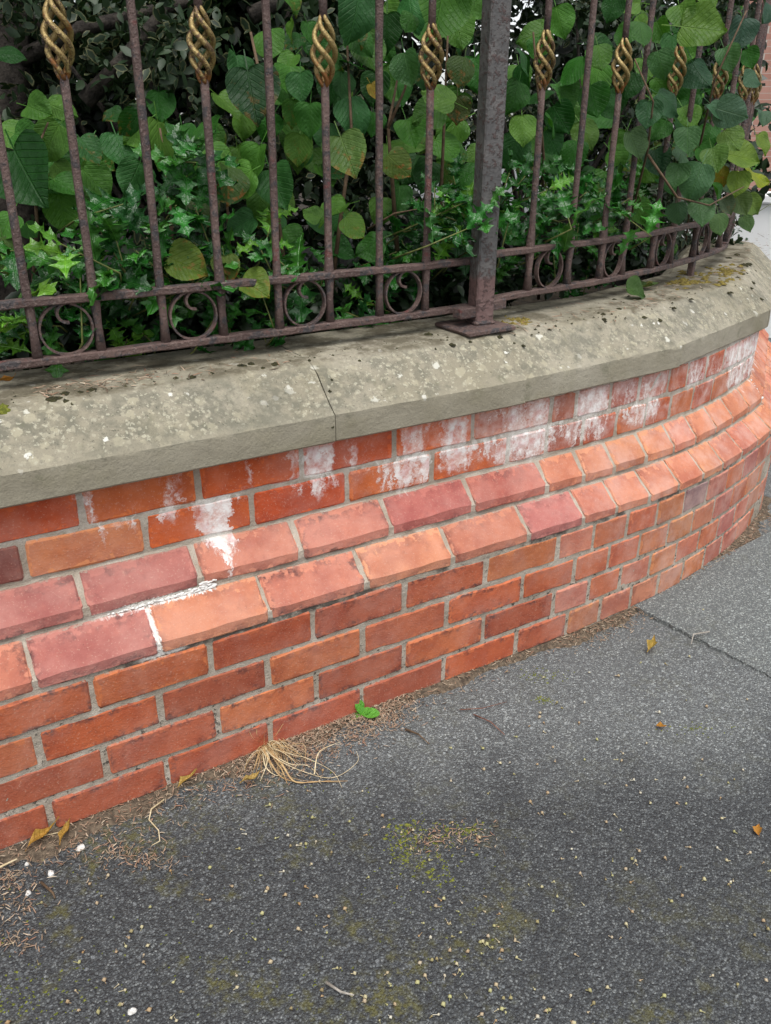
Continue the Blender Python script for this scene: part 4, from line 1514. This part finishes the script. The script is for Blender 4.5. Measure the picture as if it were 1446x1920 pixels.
link('wall_cap', mesh('wall_cap', *box(q0[0] + 1.0 * ca, q0[1] + 1.0 * sa_, .86, 3.08, .27, .06, ang, .012)), WHITE, ww)
h0 = CAM + ray(1425, 240) * 13.0
hs_ = empty('brick_house', (h0[0], h0[1], 0), 'pinkish brick house in the far distance at the right edge', 'house')
ah = ang + .1
ch, sh = math.cos(ah), math.sin(ah)


def hb(x, y, z, sx, sy, sz, bev=0.0):
    return box(h0[0] + x * ch - y * sh, h0[1] + x * sh + y * ch, z, sx, sy, sz, ah, bev)


link('wall', mesh('wall', *hb(1.6, 2.5, 2.6, 5.2, 5, 5.2)), FARB, hs_)
SLATE = mat_simple('roof_slate', (.06, .06, .07, 1), (.11, .11, .12, 1), 6)
rv = [(-1.3, -.3, 5.2), (4.5, -.3, 5.2), (4.5, 5.3, 5.2), (-1.3, 5.3, 5.2), (-1.3, 2.5, 7.2), (4.5, 2.5, 7.2)]
link('roof', mesh('roof', [(h0[0] + x * ch - y * sh, h0[1] + x * sh + y * ch, z) for x, y, z in rv], [(0, 1, 5, 4), (2, 3, 4, 5), (0, 4, 3), (1, 2, 5), (3, 2, 1, 0)]), SLATE, hs_)
t_ = NT('window_glass')
GLASS = t_.done((.05, .06, .07, 1), .08, None, .6)
for wx, wz in ((2.9, 1.7), (.6, 4.1), (2.9, 4.1)):
    wf = link('window', mesh('window', *hb(wx, -.02, wz, 1.3, .1, 1.3, .01)), WHITE, hs_)
    link('pane', mesh('pane', *hb(wx, -.075, wz, 1.1, .02, 1.1)), GLASS, wf)
dr = link('door', mesh('door', *hb(1.5, -.03, 1.05, .95, .1, 2.1, .01)), mat_simple('door_paint', (.03, .06, .09, 1), (.04, .08, .11, 1), 4, .4), hs_)
link('handle', mesh('handle', *hb(1.85, -.1, 1.0, .03, .05, .14, .005)), GOLD, dr)
FL = at_d(1440, 100, 4.0)

# ------------------------------------------------------------------ moss and litter on the coping
MOSSD = mat_simple('dark_moss', (.012, .012, .006, 1), (.05, .046, .018, 1), 160, 1.0, .9, .004)
MOSSY = mat_simple('yellow_brown_moss', (.09, .065, .018, 1), (.24, .19, .045, 1), 130, 1.0, .9, .005)
MOSSG = mat_simple('green_moss', (.07, .085, .012, 1), (.19, .20, .03, 1), 130, 1.0, .9, .005)


def cushion(p, rx, ry, rz, V, F, n=9, rough=.25):
    o = len(V)
    ph = random.uniform(0, 6)
    rings = 4
    for k in range(rings):
        a = math.pi / 2 * k / (rings - .4)
        for i in range(n):
            t = 2 * math.pi * i / n + ph
            q = math.cos(a) * (1 + rough * random.uniform(-1, 1))
            V.append((p[0] + rx * q * math.cos(t), p[1] + ry * q * math.sin(t), p[2] - .002 + rz * math.sin(a) * (1 + .3 * random.uniform(-1, 1))))
    V.append((p[0], p[1], p[2] + rz))
    for k in range(rings - 1):
        for i in range(n):
            F.append((o + k * n + i, o + k * n + (i + 1) % n, o + (k + 1) * n + (i + 1) % n, o + (k + 1) * n + i))
    for i in range(n):
        F.append((o + (rings - 1) * n + i, o + (rings - 1) * n + (i + 1) % n, o + rings * n))


def top_z(d):
    return float(np.interp(d, [CF, CF + .003, CF + .095, CF + .125, .33], [.70, .728, ZT - .010, ZT, ZT]))


def coping_pt(px, py):
    """where a sight line meets the coping top or splay"""
    v = ray(px, py)
    for t in np.arange(1.2, 4.5, .004):
        P = CAM + v * t
        s, d = sd(P)
        df = np.interp(s, [1.0, 1.7, 2.4], [0, .012, .016])
        if d - df > CF - .002 and P[2] <= top_z(d - df) + .001: return P
    return P


V, F = [], []
spots = [(100, 748, 16), (122, 738, 14), (150, 735, 10), (170, 730, 10), (120, 752, 10), (90, 742, 6), (455, 686, 12), (470, 682, 10), (515, 682, 9), (492, 690, 6), (395, 700, 8), (360, 706, 8), (330, 708, 7), (290, 716, 7), (620, 711, 6), (620, 732, 5), (560, 690, 4), (622, 800, 5),
         (848, 646, 10), (834, 650, 5), (805, 628, 11), (883, 640, 6), (935, 632, 8), (962, 642, 4), (980, 647, 6), (1130, 588, 6), (1135, 598, 7), (1162, 580, 7), (1208, 594, 6), (1234, 600, 7), (1220, 580, 4), (1266, 577, 5), (1255, 560, 5), (1296, 560, 5), (1372, 548, 6), (1396, 498, 10), (1404, 496, 8),
         (1388, 513, 8), (1383, 521, 7), (1410, 530, 8), (1408, 540, 5), (1427, 560, 7), (1415, 508, 5), (1400, 512, 5), (1424, 546, 3), (1200, 552, 8), (1180, 556, 6), (1150, 562, 6), (1170, 568, 5), (1230, 548, 5), (1368, 484, 7), (1380, 478, 6)]
for px, py, r in spots:
    p = coping_pt(px + random.uniform(-2, 2), py)
    k = r / FPX * np.linalg.norm(p - CAM) * .85
    cushion(p, k * random.uniform(.8, 1.3), k * random.uniform(.8, 1.2), k * random.uniform(.35, .6), V, F)
for _ in range(230):                        # crumbs of moss along the shaded top
    px = random.choice([random.uniform(20, 560), random.uniform(560, 840), random.uniform(960, 1400)])
    yb = np.interp(px, [0, 200, 480, 840, 960, 1200, 1400], [758, 722, 684, 632, 622, 574, 505])
    p = coping_pt(px, yb + random.gauss(0, 9))
    k = random.uniform(.0015, .005)
    cushion(p, k, k, k * .6, V, F, 6)
tag(link('moss_cushions', mesh('moss_cushions', V, F, True), MOSSD), 'dozens of tiny black moss cushions dotted over the stone coping', 'moss', kind='stuff')


def moss_patch(label, pts, mat, rz=.006, n=60, rad=(.006, .014)):
    V, F = [], []
    for _ in range(n):
        a = random.choice(pts)
        p = coping_pt(a[0] + random.gauss(0, a[2]), a[1] + random.gauss(0, a[3]))
        k = random.uniform(*rad)
        cushion(p, k * 1.2, k, rz * random.uniform(.5, 1.2), V, F, 8, .3)
    o = link('moss_patch', mesh('moss_patch', V, F, True), mat)
    return tag(o, label, 'moss', kind='stuff')


moss_patch('small yellow-brown moss patch touching the base plate of the post', [(975, 603, 14, 3)], MOSSY, .005, 40, (.004, .010))
moss_patch('long yellow-brown moss patch under the right railing', [(1320, 520, 28, 7), (1360, 508, 14, 5), (1280, 530, 18, 4)], MOSSY, .006, 130, (.006, .013))
moss_patch('bright green moss tuft on the coping at the left edge', [(4, 768, 6, 4)], MOSSG, .007, 16, (.005, .010))

LITTER = mat_rnd('dry_litter', [(.06, .045, .032, 1), (.17, .12, .08, 1), (.30, .23, .16, 1), (.24, .12, .075, 1), (.46, .39, .29, 1)])
PODS = mat_rnd('lime_fruit', [(.22, .17, .09, 1), (.36, .35, .16, 1), (.44, .38, .26, 1), (.30, .19, .09, 1), (.52, .50, .40, 1)])


def sticks(P, length, width, seed, flat=True, curl=.35):
    """many small bent slivers: (n,3) positions"""
    r = np.random.default_rng(seed)
    P = np.asarray(P)
    n = len(P)
    a = r.uniform(0, 2 * np.pi, n)
    ln = r.uniform(length[0], length[1], n)
    wd = r.uniform(width[0], width[1], n)
    el = r.normal(0, .18, n)
    t = np.stack([np.cos(a) * np.cos(el), np.sin(a) * np.cos(el), np.abs(np.sin(el))], -1)
    sdv = np.stack([-np.sin(a), np.cos(a), np.zeros(n)], -1)
    upv = np.array([0, 0, 1.0])
    cv = r.normal(0, curl, n)
    V = np.zeros((n, 9, 3))
    for j, k in enumerate((-.5, 0, .5)):
        c = P + t * (ln * k)[:, None] + sdv * (cv * ln * (k * k))[:, None]
        w = wd * (1.0 if j == 1 else .45)
        V[:, j * 3] = c - sdv * w[:, None]
        V[:, j * 3 + 1] = c + upv * (w * .9)[:, None]
        V[:, j * 3 + 2] = c + sdv * w[:, None]
    tri = np.array([(0, 3, 4), (0, 4, 1), (1, 4, 5), (1, 5, 2), (3, 6, 7), (3, 7, 4), (4, 7, 8), (4, 8, 5)])
    F = (np.arange(n)[:, None, None] * 9 + tri[None]).reshape(-1, 3)
    return big_mesh('slivers', V.reshape(-1, 3), F, {'rnd': np.repeat(r.random(n), 9)})


# dry needles and crumbs on the coping
P = []
for _ in range(420):
    px = random.choice([random.uniform(60, 560), random.uniform(60, 300), random.uniform(1180, 1400), random.uniform(960, 1250), random.gauss(1425, 22)])
    yb = np.interp(px, [0, 200, 480, 840, 960, 1200, 1400], [752, 716, 680, 628, 618, 568, 495])
    if px > 1395: yb = random.uniform(445, 485)
    P.append(coping_pt(px, yb + random.gauss(0, 10)) + np.array([0, 0, .002]))
tag(link('coping_litter', sticks(P, (.006, .03), (.0006, .0016), 41), LITTER), 'fine dry needles and crumbs lying on the coping under the railing', 'litter', kind='stuff')

# ------------------------------------------------------------------ ground litter
gz = lambda x, y: .006 * math.sin(x * 3.1 + y * 1.7) * math.sin(y * 4.3 + 1) - .004
# soil wedge gathered at the wall foot
DIRT = mat_simple('dusty_dirt', (.055, .042, .030, 1), (.15, .115, .080, 1), 90, 1.0, .9, .006)
V, F = [], []
st = np.arange(-.7, 2.6, .012)
for s in st:
    w = .018 + .016 * math.sin(s * 9) * math.sin(s * 23 + 1) + .010 * random.random()
    w *= np.interp(s, [-.7, .1, .45, 1.0, 1.5, 2.2], [2.4, 1.5, 1.3, .8, 1.6, 1.8])
    p0, p1, p2, p3 = W(s, .004, 0), W(s, -.004, 0), W(s, -w * .5, 0), W(s, -w - .004, 0)
    for (x, y, _), dz in ((p0, .012), (p1, .010 + .003 * random.random()), (p2, .005 + .004 * random.random()), (p3, -.004)):
        V.append((x, y, gz(x, y) + dz))
for i in range(len(st) - 1):
    for k in range(3): F.append((i * 4 + k, i * 4 + k + 1, i * 4 + k + 5, i * 4 + k + 4))
tag(link('dirt', mesh('dirt', V, F, True), DIRT), 'strip of brown dirt gathered along the foot of the brick wall', 'dirt', kind='stuff')
P = []
for _ in range(5200):
    s = random.choice([random.uniform(-.6, 2.5), random.uniform(-.5, .55), random.uniform(1.2, 2.4), random.gauss(.4, .08), random.gauss(.62, .06)])
    d = -abs(random.gauss(.004, .032)) * np.interp(s, [-.6, .1, .45, 1.0, 1.5, 2.2], [2.6, 1.6, 1.5, .7, 1.3, 1.3])
    x, y, _ = W(s, d, 0)
    P.append((x, y, gz(x, y) + .004 + max(0, .012 + d * .25)))
for _ in range(620):                       # the reddish scatter in the middle of the pavement
    c = random.choice([(800, 1570), (870, 1565), (280, 1610), (230, 1600), (15, 1700), (25, 1760), (10, 1650)])
    q = at_z(c[0] + random.gauss(0, 30), c[1] + random.gauss(0, 14), 0)
    P.append((q[0], q[1], gz(q[0], q[1]) + .004))
tag(link('leaf_litter', sticks(P, (.003, .017), (.0004, .0014), 42), LITTER), 'brown shreds of dry leaves and needles scattered along the wall foot', 'litter', kind='stuff')

# pale lime fruits with stalks
r = np.random.default_rng(77)
V, F, rn = [], [], []
for _ in range(360):
    px, py = r.uniform(-40, 1490), 1000 + 940 * r.random() ** .75
    if r.random() < .5:
        cc = [(880, 1700), (470, 1700), (1130, 1640), (720, 1890), (1000, 1390), (1360, 1600), (250, 1820), (900, 1800), (560, 1560), (1240, 1480), (1060, 1860)][r.integers(11)]
        px, py = cc[0] + r.normal(0, 75), cc[1] + r.normal(0, 45)
    q = at_z(px, py, 0)
    s, d = sd(q)
    if d > -.02: continue
    k0 = len(V)
    rr = r.uniform(.0020, .0048)
    z = gz(q[0], q[1]) + (.010 if q[0] > e0[0] and px > 1225 and py < 1160 + (px - 1225) * .5 else 0)
    blob((q[0], q[1], z + rr + .001), rr, V, F)
    a = r.uniform(0, 6.28)
    ln = r.uniform(.003, .010)
    o = len(V)
    w = .0006
    for kk in (0, 1):
        x, y = q[0] + math.cos(a) * ln * kk, q[1] + math.sin(a) * ln * kk
        V += [(x - math.sin(a) * w, y + math.cos(a) * w, z + .003), (x + math.sin(a) * w, y - math.cos(a) * w, z + .003), (x, y, z + .0045)]
    F += [(o, o + 1, o + 4), (o, o + 4, o + 3), (o + 1, o + 2, o + 5), (o + 1, o + 5, o + 4), (o + 2, o, o + 3), (o + 2, o + 3, o + 5)]
    rn += [r.random()] * (len(V) - k0)
tag(link('fallen_fruits', big_mesh('fallen_fruits', np.array(V), np.array(F), {'rnd': rn}), PODS), 'tiny pale yellow lime fruits and stalks sprinkled over the pavement', 'litter', kind='stuff')

# moss film tufts on the asphalt
V, F = [], []
for _ in range(700):
    c = random.choice([(760, 1575, 22, 26), (775, 1580, 26, 30), (840, 1560, 30, 14), (820, 1680, 70, 60), (100, 1850, 70, 35), (160, 1700, 150, 80), (480, 1790, 120, 60), (1020, 1310, 8, 4), (570, 1540, 60, 60), (1300, 1365, 40, 6), (30, 1880, 40, 20), (1010, 1265, 30, 8)])
    q = at_z(c[0] + random.gauss(0, c[2]), c[1] + random.gauss(0, c[3]), 0)
    if sd(q)[1] > -.02: continue
    k = random.uniform(.0015, .005)
    cushion((q[0], q[1], gz(q[0], q[1])), k * 1.3, k, .0022, V, F, 7, .4)
for _ in range(200):
    c = random.choice([(755, 1570, 16, 22), (775, 1555, 40, 10), (860, 1550, 22, 8), (815, 1640, 22, 18), (800, 1600, 40, 20)])
    q = at_z(c[0] + random.gauss(0, c[2]), c[1] + random.gauss(0, c[3]), 0)
    k = random.uniform(.003, .008)
    cushion((q[0], q[1], gz(q[0], q[1])), k * 1.3, k, .0022, V, F, 9, .5)
tag(link('pavement_moss', mesh('pavement_moss', V, F, True), MOSSG), 'thin green moss specks in the asphalt pores', 'moss', kind='stuff')

# single fallen leaves
DRYM = mat_leaf('fallen_leaf', .6, True, .25, .3, (.7, .6, .5, 1))


def fallen(name, label, px, py, ln, col, deg, wide=.3, curl=.5, lift=.006, on='ground'):
    P = at_z(px, py, .004) if on == 'ground' else coping_pt(px, py)
    rows = [(0, .015), (.10, .02), (.2, wide * .5), (.32, wide * .9), (.45, wide), (.6, wide * .85), (.75, wide * .55), (.9, wide * .22), (1.02, .01)]
    rows = [(y, w * random.uniform(.7, 1.2)) for y, w in rows]
    me = grid_leaf(name, rows, .04, random.uniform(.2, .5), -curl * .4, 4, zfun=lambda u, y, w: curl * .9 * u * u * w + .10 * curl * math.sin(y * 7), bend=random.choice([-1, 1]) * random.uniform(.15, .5))
    a = math.radians(deg)
    tip = (math.cos(a), math.sin(a), .06)
    dist = (P - CAM) @ fw
    size = ln / FPX * dist * .78
    o = link(name, me, DRYM)
    o.matrix_world = leaf_matrix((P[0] - math.cos(a) * size / 2, P[1] - math.sin(a) * size / 2, (gz(P[0], P[1]) if on == 'ground' else P[2]) + lift), tip, (random.uniform(-.2, .2), random.uniform(-.2, .2), 1), size)
    o.color = (col[0], col[1], col[2], .25)
    return tag(o, label, 'leaf', 'fallen leaves')


YO, OR_ = (.55, .36, .09), (.50, .22, .035)
fallen('fallen_leaf', 'curled yellow leaf lying near the pavement seam', 1220, 1216, 42, YO, 20, .3, 1.2, .010)
fallen('fallen_leaf', 'small orange leaf alone on the pavement below the seam', 1239, 1362, 26, OR_, -50, .3, .6)
fallen('fallen_leaf', 'orange leaf at the right edge of the pavement', 1425, 1555, 34, (.58, .26, .05), 40, .34, .4)
fallen('fallen_leaf', 'pale yellow curled leaf beside the dead grass clump', 472, 1467, 58, (.52, .34, .11), -8, .16, .9, .012)
fallen('fallen_leaf', 'narrow yellow leaf against the wall foot left of the dead grass', 352, 1471, 56, (.55, .36, .10), 14, .14, .8, .012)
fallen('fallen_leaf', 'long ochre leaf at the wall foot near the left edge', 82, 1578, 92, (.50, .27, .05), 18, .13, .9, .014)
fallen('fallen_leaf', 'short ochre leaf beneath the thin dry twig', 125, 1570, 60, (.54, .31, .07), 48, .16, .9, .014)
fallen('fallen_leaf', 'orange and red leaf on the coping under the left railing', 14, 726, 52, (.50, .20, .03), -35, .22, .8, .008, 'coping')
fallen('fallen_leaf', 'limp green leaf lying on the coping under the right railing', 1215, 545, 58, (.07, .12, .03), -10, .32, .3, .006, 'coping')

# white pebbles
PEB = mat_simple('white_pebble', (.48, .46, .42, 1), (.70, .69, .66, 1), 130, .8, .6)
for lab, px, py, rr in (('white pebble nearest the wall at the left edge', 50, 1616, 7), ('largest white pebble, by the wall foot at the left', 95, 1634, 11), ('white crumbly pebble below the others at the left edge', 52, 1671, 9), ('white pebble alone at the bottom of the pavement', 248, 1897, 12), ('flat off-white chip beside the ochre leaves', 150, 1586, 15)):
    q = at_z(px, py, 0)
    k = rr / FPX * np.linalg.norm(q - CAM) * .6
    V, F = [], []
    cushion((0, 0, 0), k, k * .8, k * (1.0 if rr < 14 else .4), V, F, 9, .15)
    o = link('pebble', mesh('pebble', V, F, True), PEB)
    o.location = (q[0], q[1], gz(q[0], q[1]) + .001)
    o.rotation_euler = (0, 0, random.uniform(0, 3))
    tag(o, lab, 'pebble', 'white pebbles')

# dead grass clump
STRAW = mat_simple('straw', (.44, .35, .20, 1), (.62, .53, .35, 1), 50, .6, .3, .001)
STRAW2 = mat_simple('brown_straw', (.30, .18, .08, 1), (.44, .31, .15, 1), 50, .7, .3, .001)
g0 = at_z(495, 1402, 0)
grass = empty('dead_grass_clump', (g0[0], g0[1], 0), 'clump of straw-coloured dead grass sprawling from the wall foot', 'grass')


def blade(pts, w, mat):
    """flat tapering ribbon through (px,py,height) points on the ground"""
    P = []
    for px, py, h in pts:
        q = at_z(px, py, h)
        P.append(Vector((q[0], q[1], q[2] + gz(q[0], q[1]) + .004)))
    # smooth
    Q = []
    m = len(P)
    for i in range(m - 1):
        a, b, c, d = P[max(i - 1, 0)], P[i], P[i + 1], P[min(i + 2, m - 1)]
        for k in range(6):
            t = k / 6
            Q.append(.5 * ((2 * b) + (c - a) * t + (2 * a - 5 * b + 4 * c - d) * t * t + (3 * b - a - 3 * c + d) * t ** 3))
    Q.append(P[-1])
    n = len(Q)
    V, F = [], []
    for i, q in enumerate(Q):
        t = (Q[min(i + 1, n - 1)] - Q[max(i - 1, 0)]).normalized()
        s_ = t.cross(Vector((0, 0, 1)))
        if s_.length < .1: s_ = Vector((1, 0, 0))
        s_.normalize()
        ww_ = w * (1 - .75 * (i / n) ** 2)
        V += [q - s_ * ww_, q + Vector((0, 0, ww_ * .5)), q + s_ * ww_]
    for i in range(n - 1):
        F += [(i * 3, i * 3 + 1, i * 3 + 4, i * 3 + 3), (i * 3 + 1, i * 3 + 2, i * 3 + 5, i * 3 + 4)]
    link('blade', mesh('blade', V, F, True), mat, grass)


base = (496, 1398, .02)
for pts, w, m_ in [([base, (515, 1425, .03), (560, 1452, .006), (620, 1462, 0), (672, 1432, 0), (672, 1412, .01)], .0030, STRAW), ([base, (520, 1430, .02), (550, 1465, .004), (590, 1472, 0), (660, 1468, 0)][:5], .0034, STRAW),
                   ([base, (505, 1425, .02), (530, 1462, 0), (570, 1470, 0), (625, 1466, 0)], .003, STRAW), ([base, (540, 1415, .02), (585, 1425, .01), (620, 1448, 0), (636, 1474, 0)], .0026, STRAW), ([base, (530, 1402, .03), (560, 1396, .03), (575, 1435, .0)], .002, STRAW2),
                   ([base, (494, 1430, .02), (495, 1468, 0)], .0018, STRAW), ([base, (520, 1445, .01), (540, 1470, 0)], .0022, STRAW2), ([base, (512, 1385, .06), (532, 1356, .09)], .0022, STRAW2), ([base, (505, 1380, .06), (518, 1362, .08)], .0014, STRAW2),
                   ([base, (485, 1385, .05), (478, 1372, .07)], .0014, STRAW2), ([base, (480, 1385, .05), (462, 1362, .08)], .0012, STRAW2), ([base, (496, 1380, .06), (500, 1364, .08)], .0012, STRAW), ([base, (475, 1410, .01), (464, 1410, .0)], .002, STRAW2), ([(590, 1455, 0), (592, 1420, .02), (610, 1400, .02), (636, 1390, .01)], .0022, STRAW),
                   ([base, (500, 1440, .01), (515, 1455, 0), (532, 1458, 0)], .0028, STRAW), ([base, (545, 1430, .012), (580, 1440, .0), (600, 1460, 0)], .002, STRAW), ([base, (480, 1425, .01), (470, 1450, 0)], .0016, STRAW2), ([base, (524, 1410, .02), (560, 1412, .01), (590, 1418, 0)], .002, STRAW2), ([base, (515, 1440, .02), (560, 1462, .002), (640, 1470, 0)], .0024, STRAW)]:
    blade([(pts[0][0] + random.gauss(0, 6), pts[0][1] + random.gauss(0, 4), .01)] + [(a_ + random.gauss(0, 4), b_ + random.gauss(0, 3), c_) for a_, b_, c_ in pts[1:]], w * random.uniform(.28, .75), random.choice([m_, m_, STRAW2]))
for _ in range(110):
    a, ln = random.uniform(0, 6.28), random.uniform(15, 85)
    blade([(496 + random.gauss(0, 14), 1402 + random.gauss(0, 6), .006), (496 + .5 * ln * math.cos(a), 1405 + .4 * ln * math.sin(a) - 10, .02), (498 + ln * math.cos(a), 1415 + .5 * ln * abs(math.sin(a)), .002)], random.uniform(.0004, .0011), random.choice([STRAW, STRAW2, STRAW2]))

# little weed
w0 = at_z(680, 1345, 0)
weed = empty('weed_seedling', (w0[0], w0[1], 0), 'small bright green weed seedling at the wall foot', 'plant')
t_ = mat_leaf('weed_leaf', .45, True, .3, .4)
for px, py, dia, deg, hh in ((669, 1332, 26, 100, .03), (692, 1342, 30, 0, .018), (668, 1348, 20, 215, .012), (680, 1338, 18, 40, .02)):
    q = Vector(at_z(678, 1340, .015))
    a = math.radians(deg)
    tip = Rt * math.cos(a) + Up * math.sin(a) * .7 + Vector((0, 0, .2))
    rows = [(0, .03), (.15, .16), (.35, .28), (.6, .34), (.82, .26), (.95, .12), (1.0, .02)]
    me = grid_leaf('leaf', rows, .03, .2, .15)
    me.materials.append(t_)
    put_leaf(me, weed, q, tip, Vector((0, -.4, 1)), dia / FPX * 1.95 * 1.15, vary((.12, .34, .035), .15))
V, F = tube([Vector(at_z(680, 1350, 0)), Vector(at_z(678, 1340, .015))], .0012, 5)
link('stem', mesh('stem', V, F), GTWIG, weed)


# twigs
def twig(label, pts, rad, mat, fork=None):
    P = [Vector(at_z(px, py, h)) + Vector((0, 0, rad + .002)) for px, py, h in pts]
    parts = [tube(P, [rad * (1 - .5 * i / (len(P) - 1)) for i in range(len(P))], 6)]
    for fk in (fork or []):
        Q = [Vector(at_z(px, py, h)) + Vector((0, 0, rad + .002)) for px, py, h in fk]
        parts.append(tube(Q, [rad * .8 * (1 - .5 * i / (len(Q) - 1)) for i in range(len(Q))], 6))
    return tag(link('twig', mesh('twig', *join(parts), True), mat), label, 'twig', 'fallen twigs')


RTW = mat_simple('red_twig', (.12, .05, .035, 1), (.20, .09, .06, 1), 60, .8)
GRT = mat_simple('grey_twig', (.22, .20, .17, 1), (.36, .33, .29, 1), 60, .9)
twig('thin red twig lying on the pavement below the wall', [(888, 1342, 0), (920, 1356, .002), (946, 1380, 0)], .0018, RTW)
twig('thin reddish stalk lying level on the pavement', [(862, 1333, 0), (905, 1330, .002), (950, 1318, 0)], .0013, RTW)
twig('short stub of dark twig near the green weed', [(760, 1370, 0), (785, 1380, .002), (805, 1398, 0)], .0026, TWIG)
twig('grey forked twig lying across the pavement seam', [(1330, 1187, .012), (1300, 1192, .012), (1296, 1210, .008)], .0024, GRT)
twig('pale brown stick low in the middle of the pavement', [(612, 1846, 0), (640, 1864, .002), (664, 1870, 0)], .0028, GRT)
twig('dark stick near the wall foot at the left', [(78, 1658, 0), (100, 1678, .002), (104, 1688, 0)], .0028, TWIG)
twig('pale stick poking in at the left edge by the wall foot', [(-20, 1640, 0), (10, 1625, .004), (33, 1614, .006)], .0028, STRAW)
twig('thin dry branching twig standing against the wall at the left', [(130, 1556, .0), (118, 1530, .03), (105, 1512, .05), (92, 1490, .075)], .0014, STRAW, [[(105, 1512, .05), (85, 1508, .055)], [(118, 1562, .004), (70, 1572, .008), (45, 1565, .012)], [(60, 1570, .01), (50, 1553, .02)]])
twig('curving dry stem lying beside the wall foot', [(308, 1502, .004), (284, 1520, .004), (280, 1540, .004), (298, 1560, .004), (300, 1580, .003), (285, 1588, .002)], .0018, STRAW)
twig('bare thin twig sticking out past the coping end at the right', [(1380, 425, .86), (1420, 400, .90), (1460, 375, .93)], .0022, GTWIG)
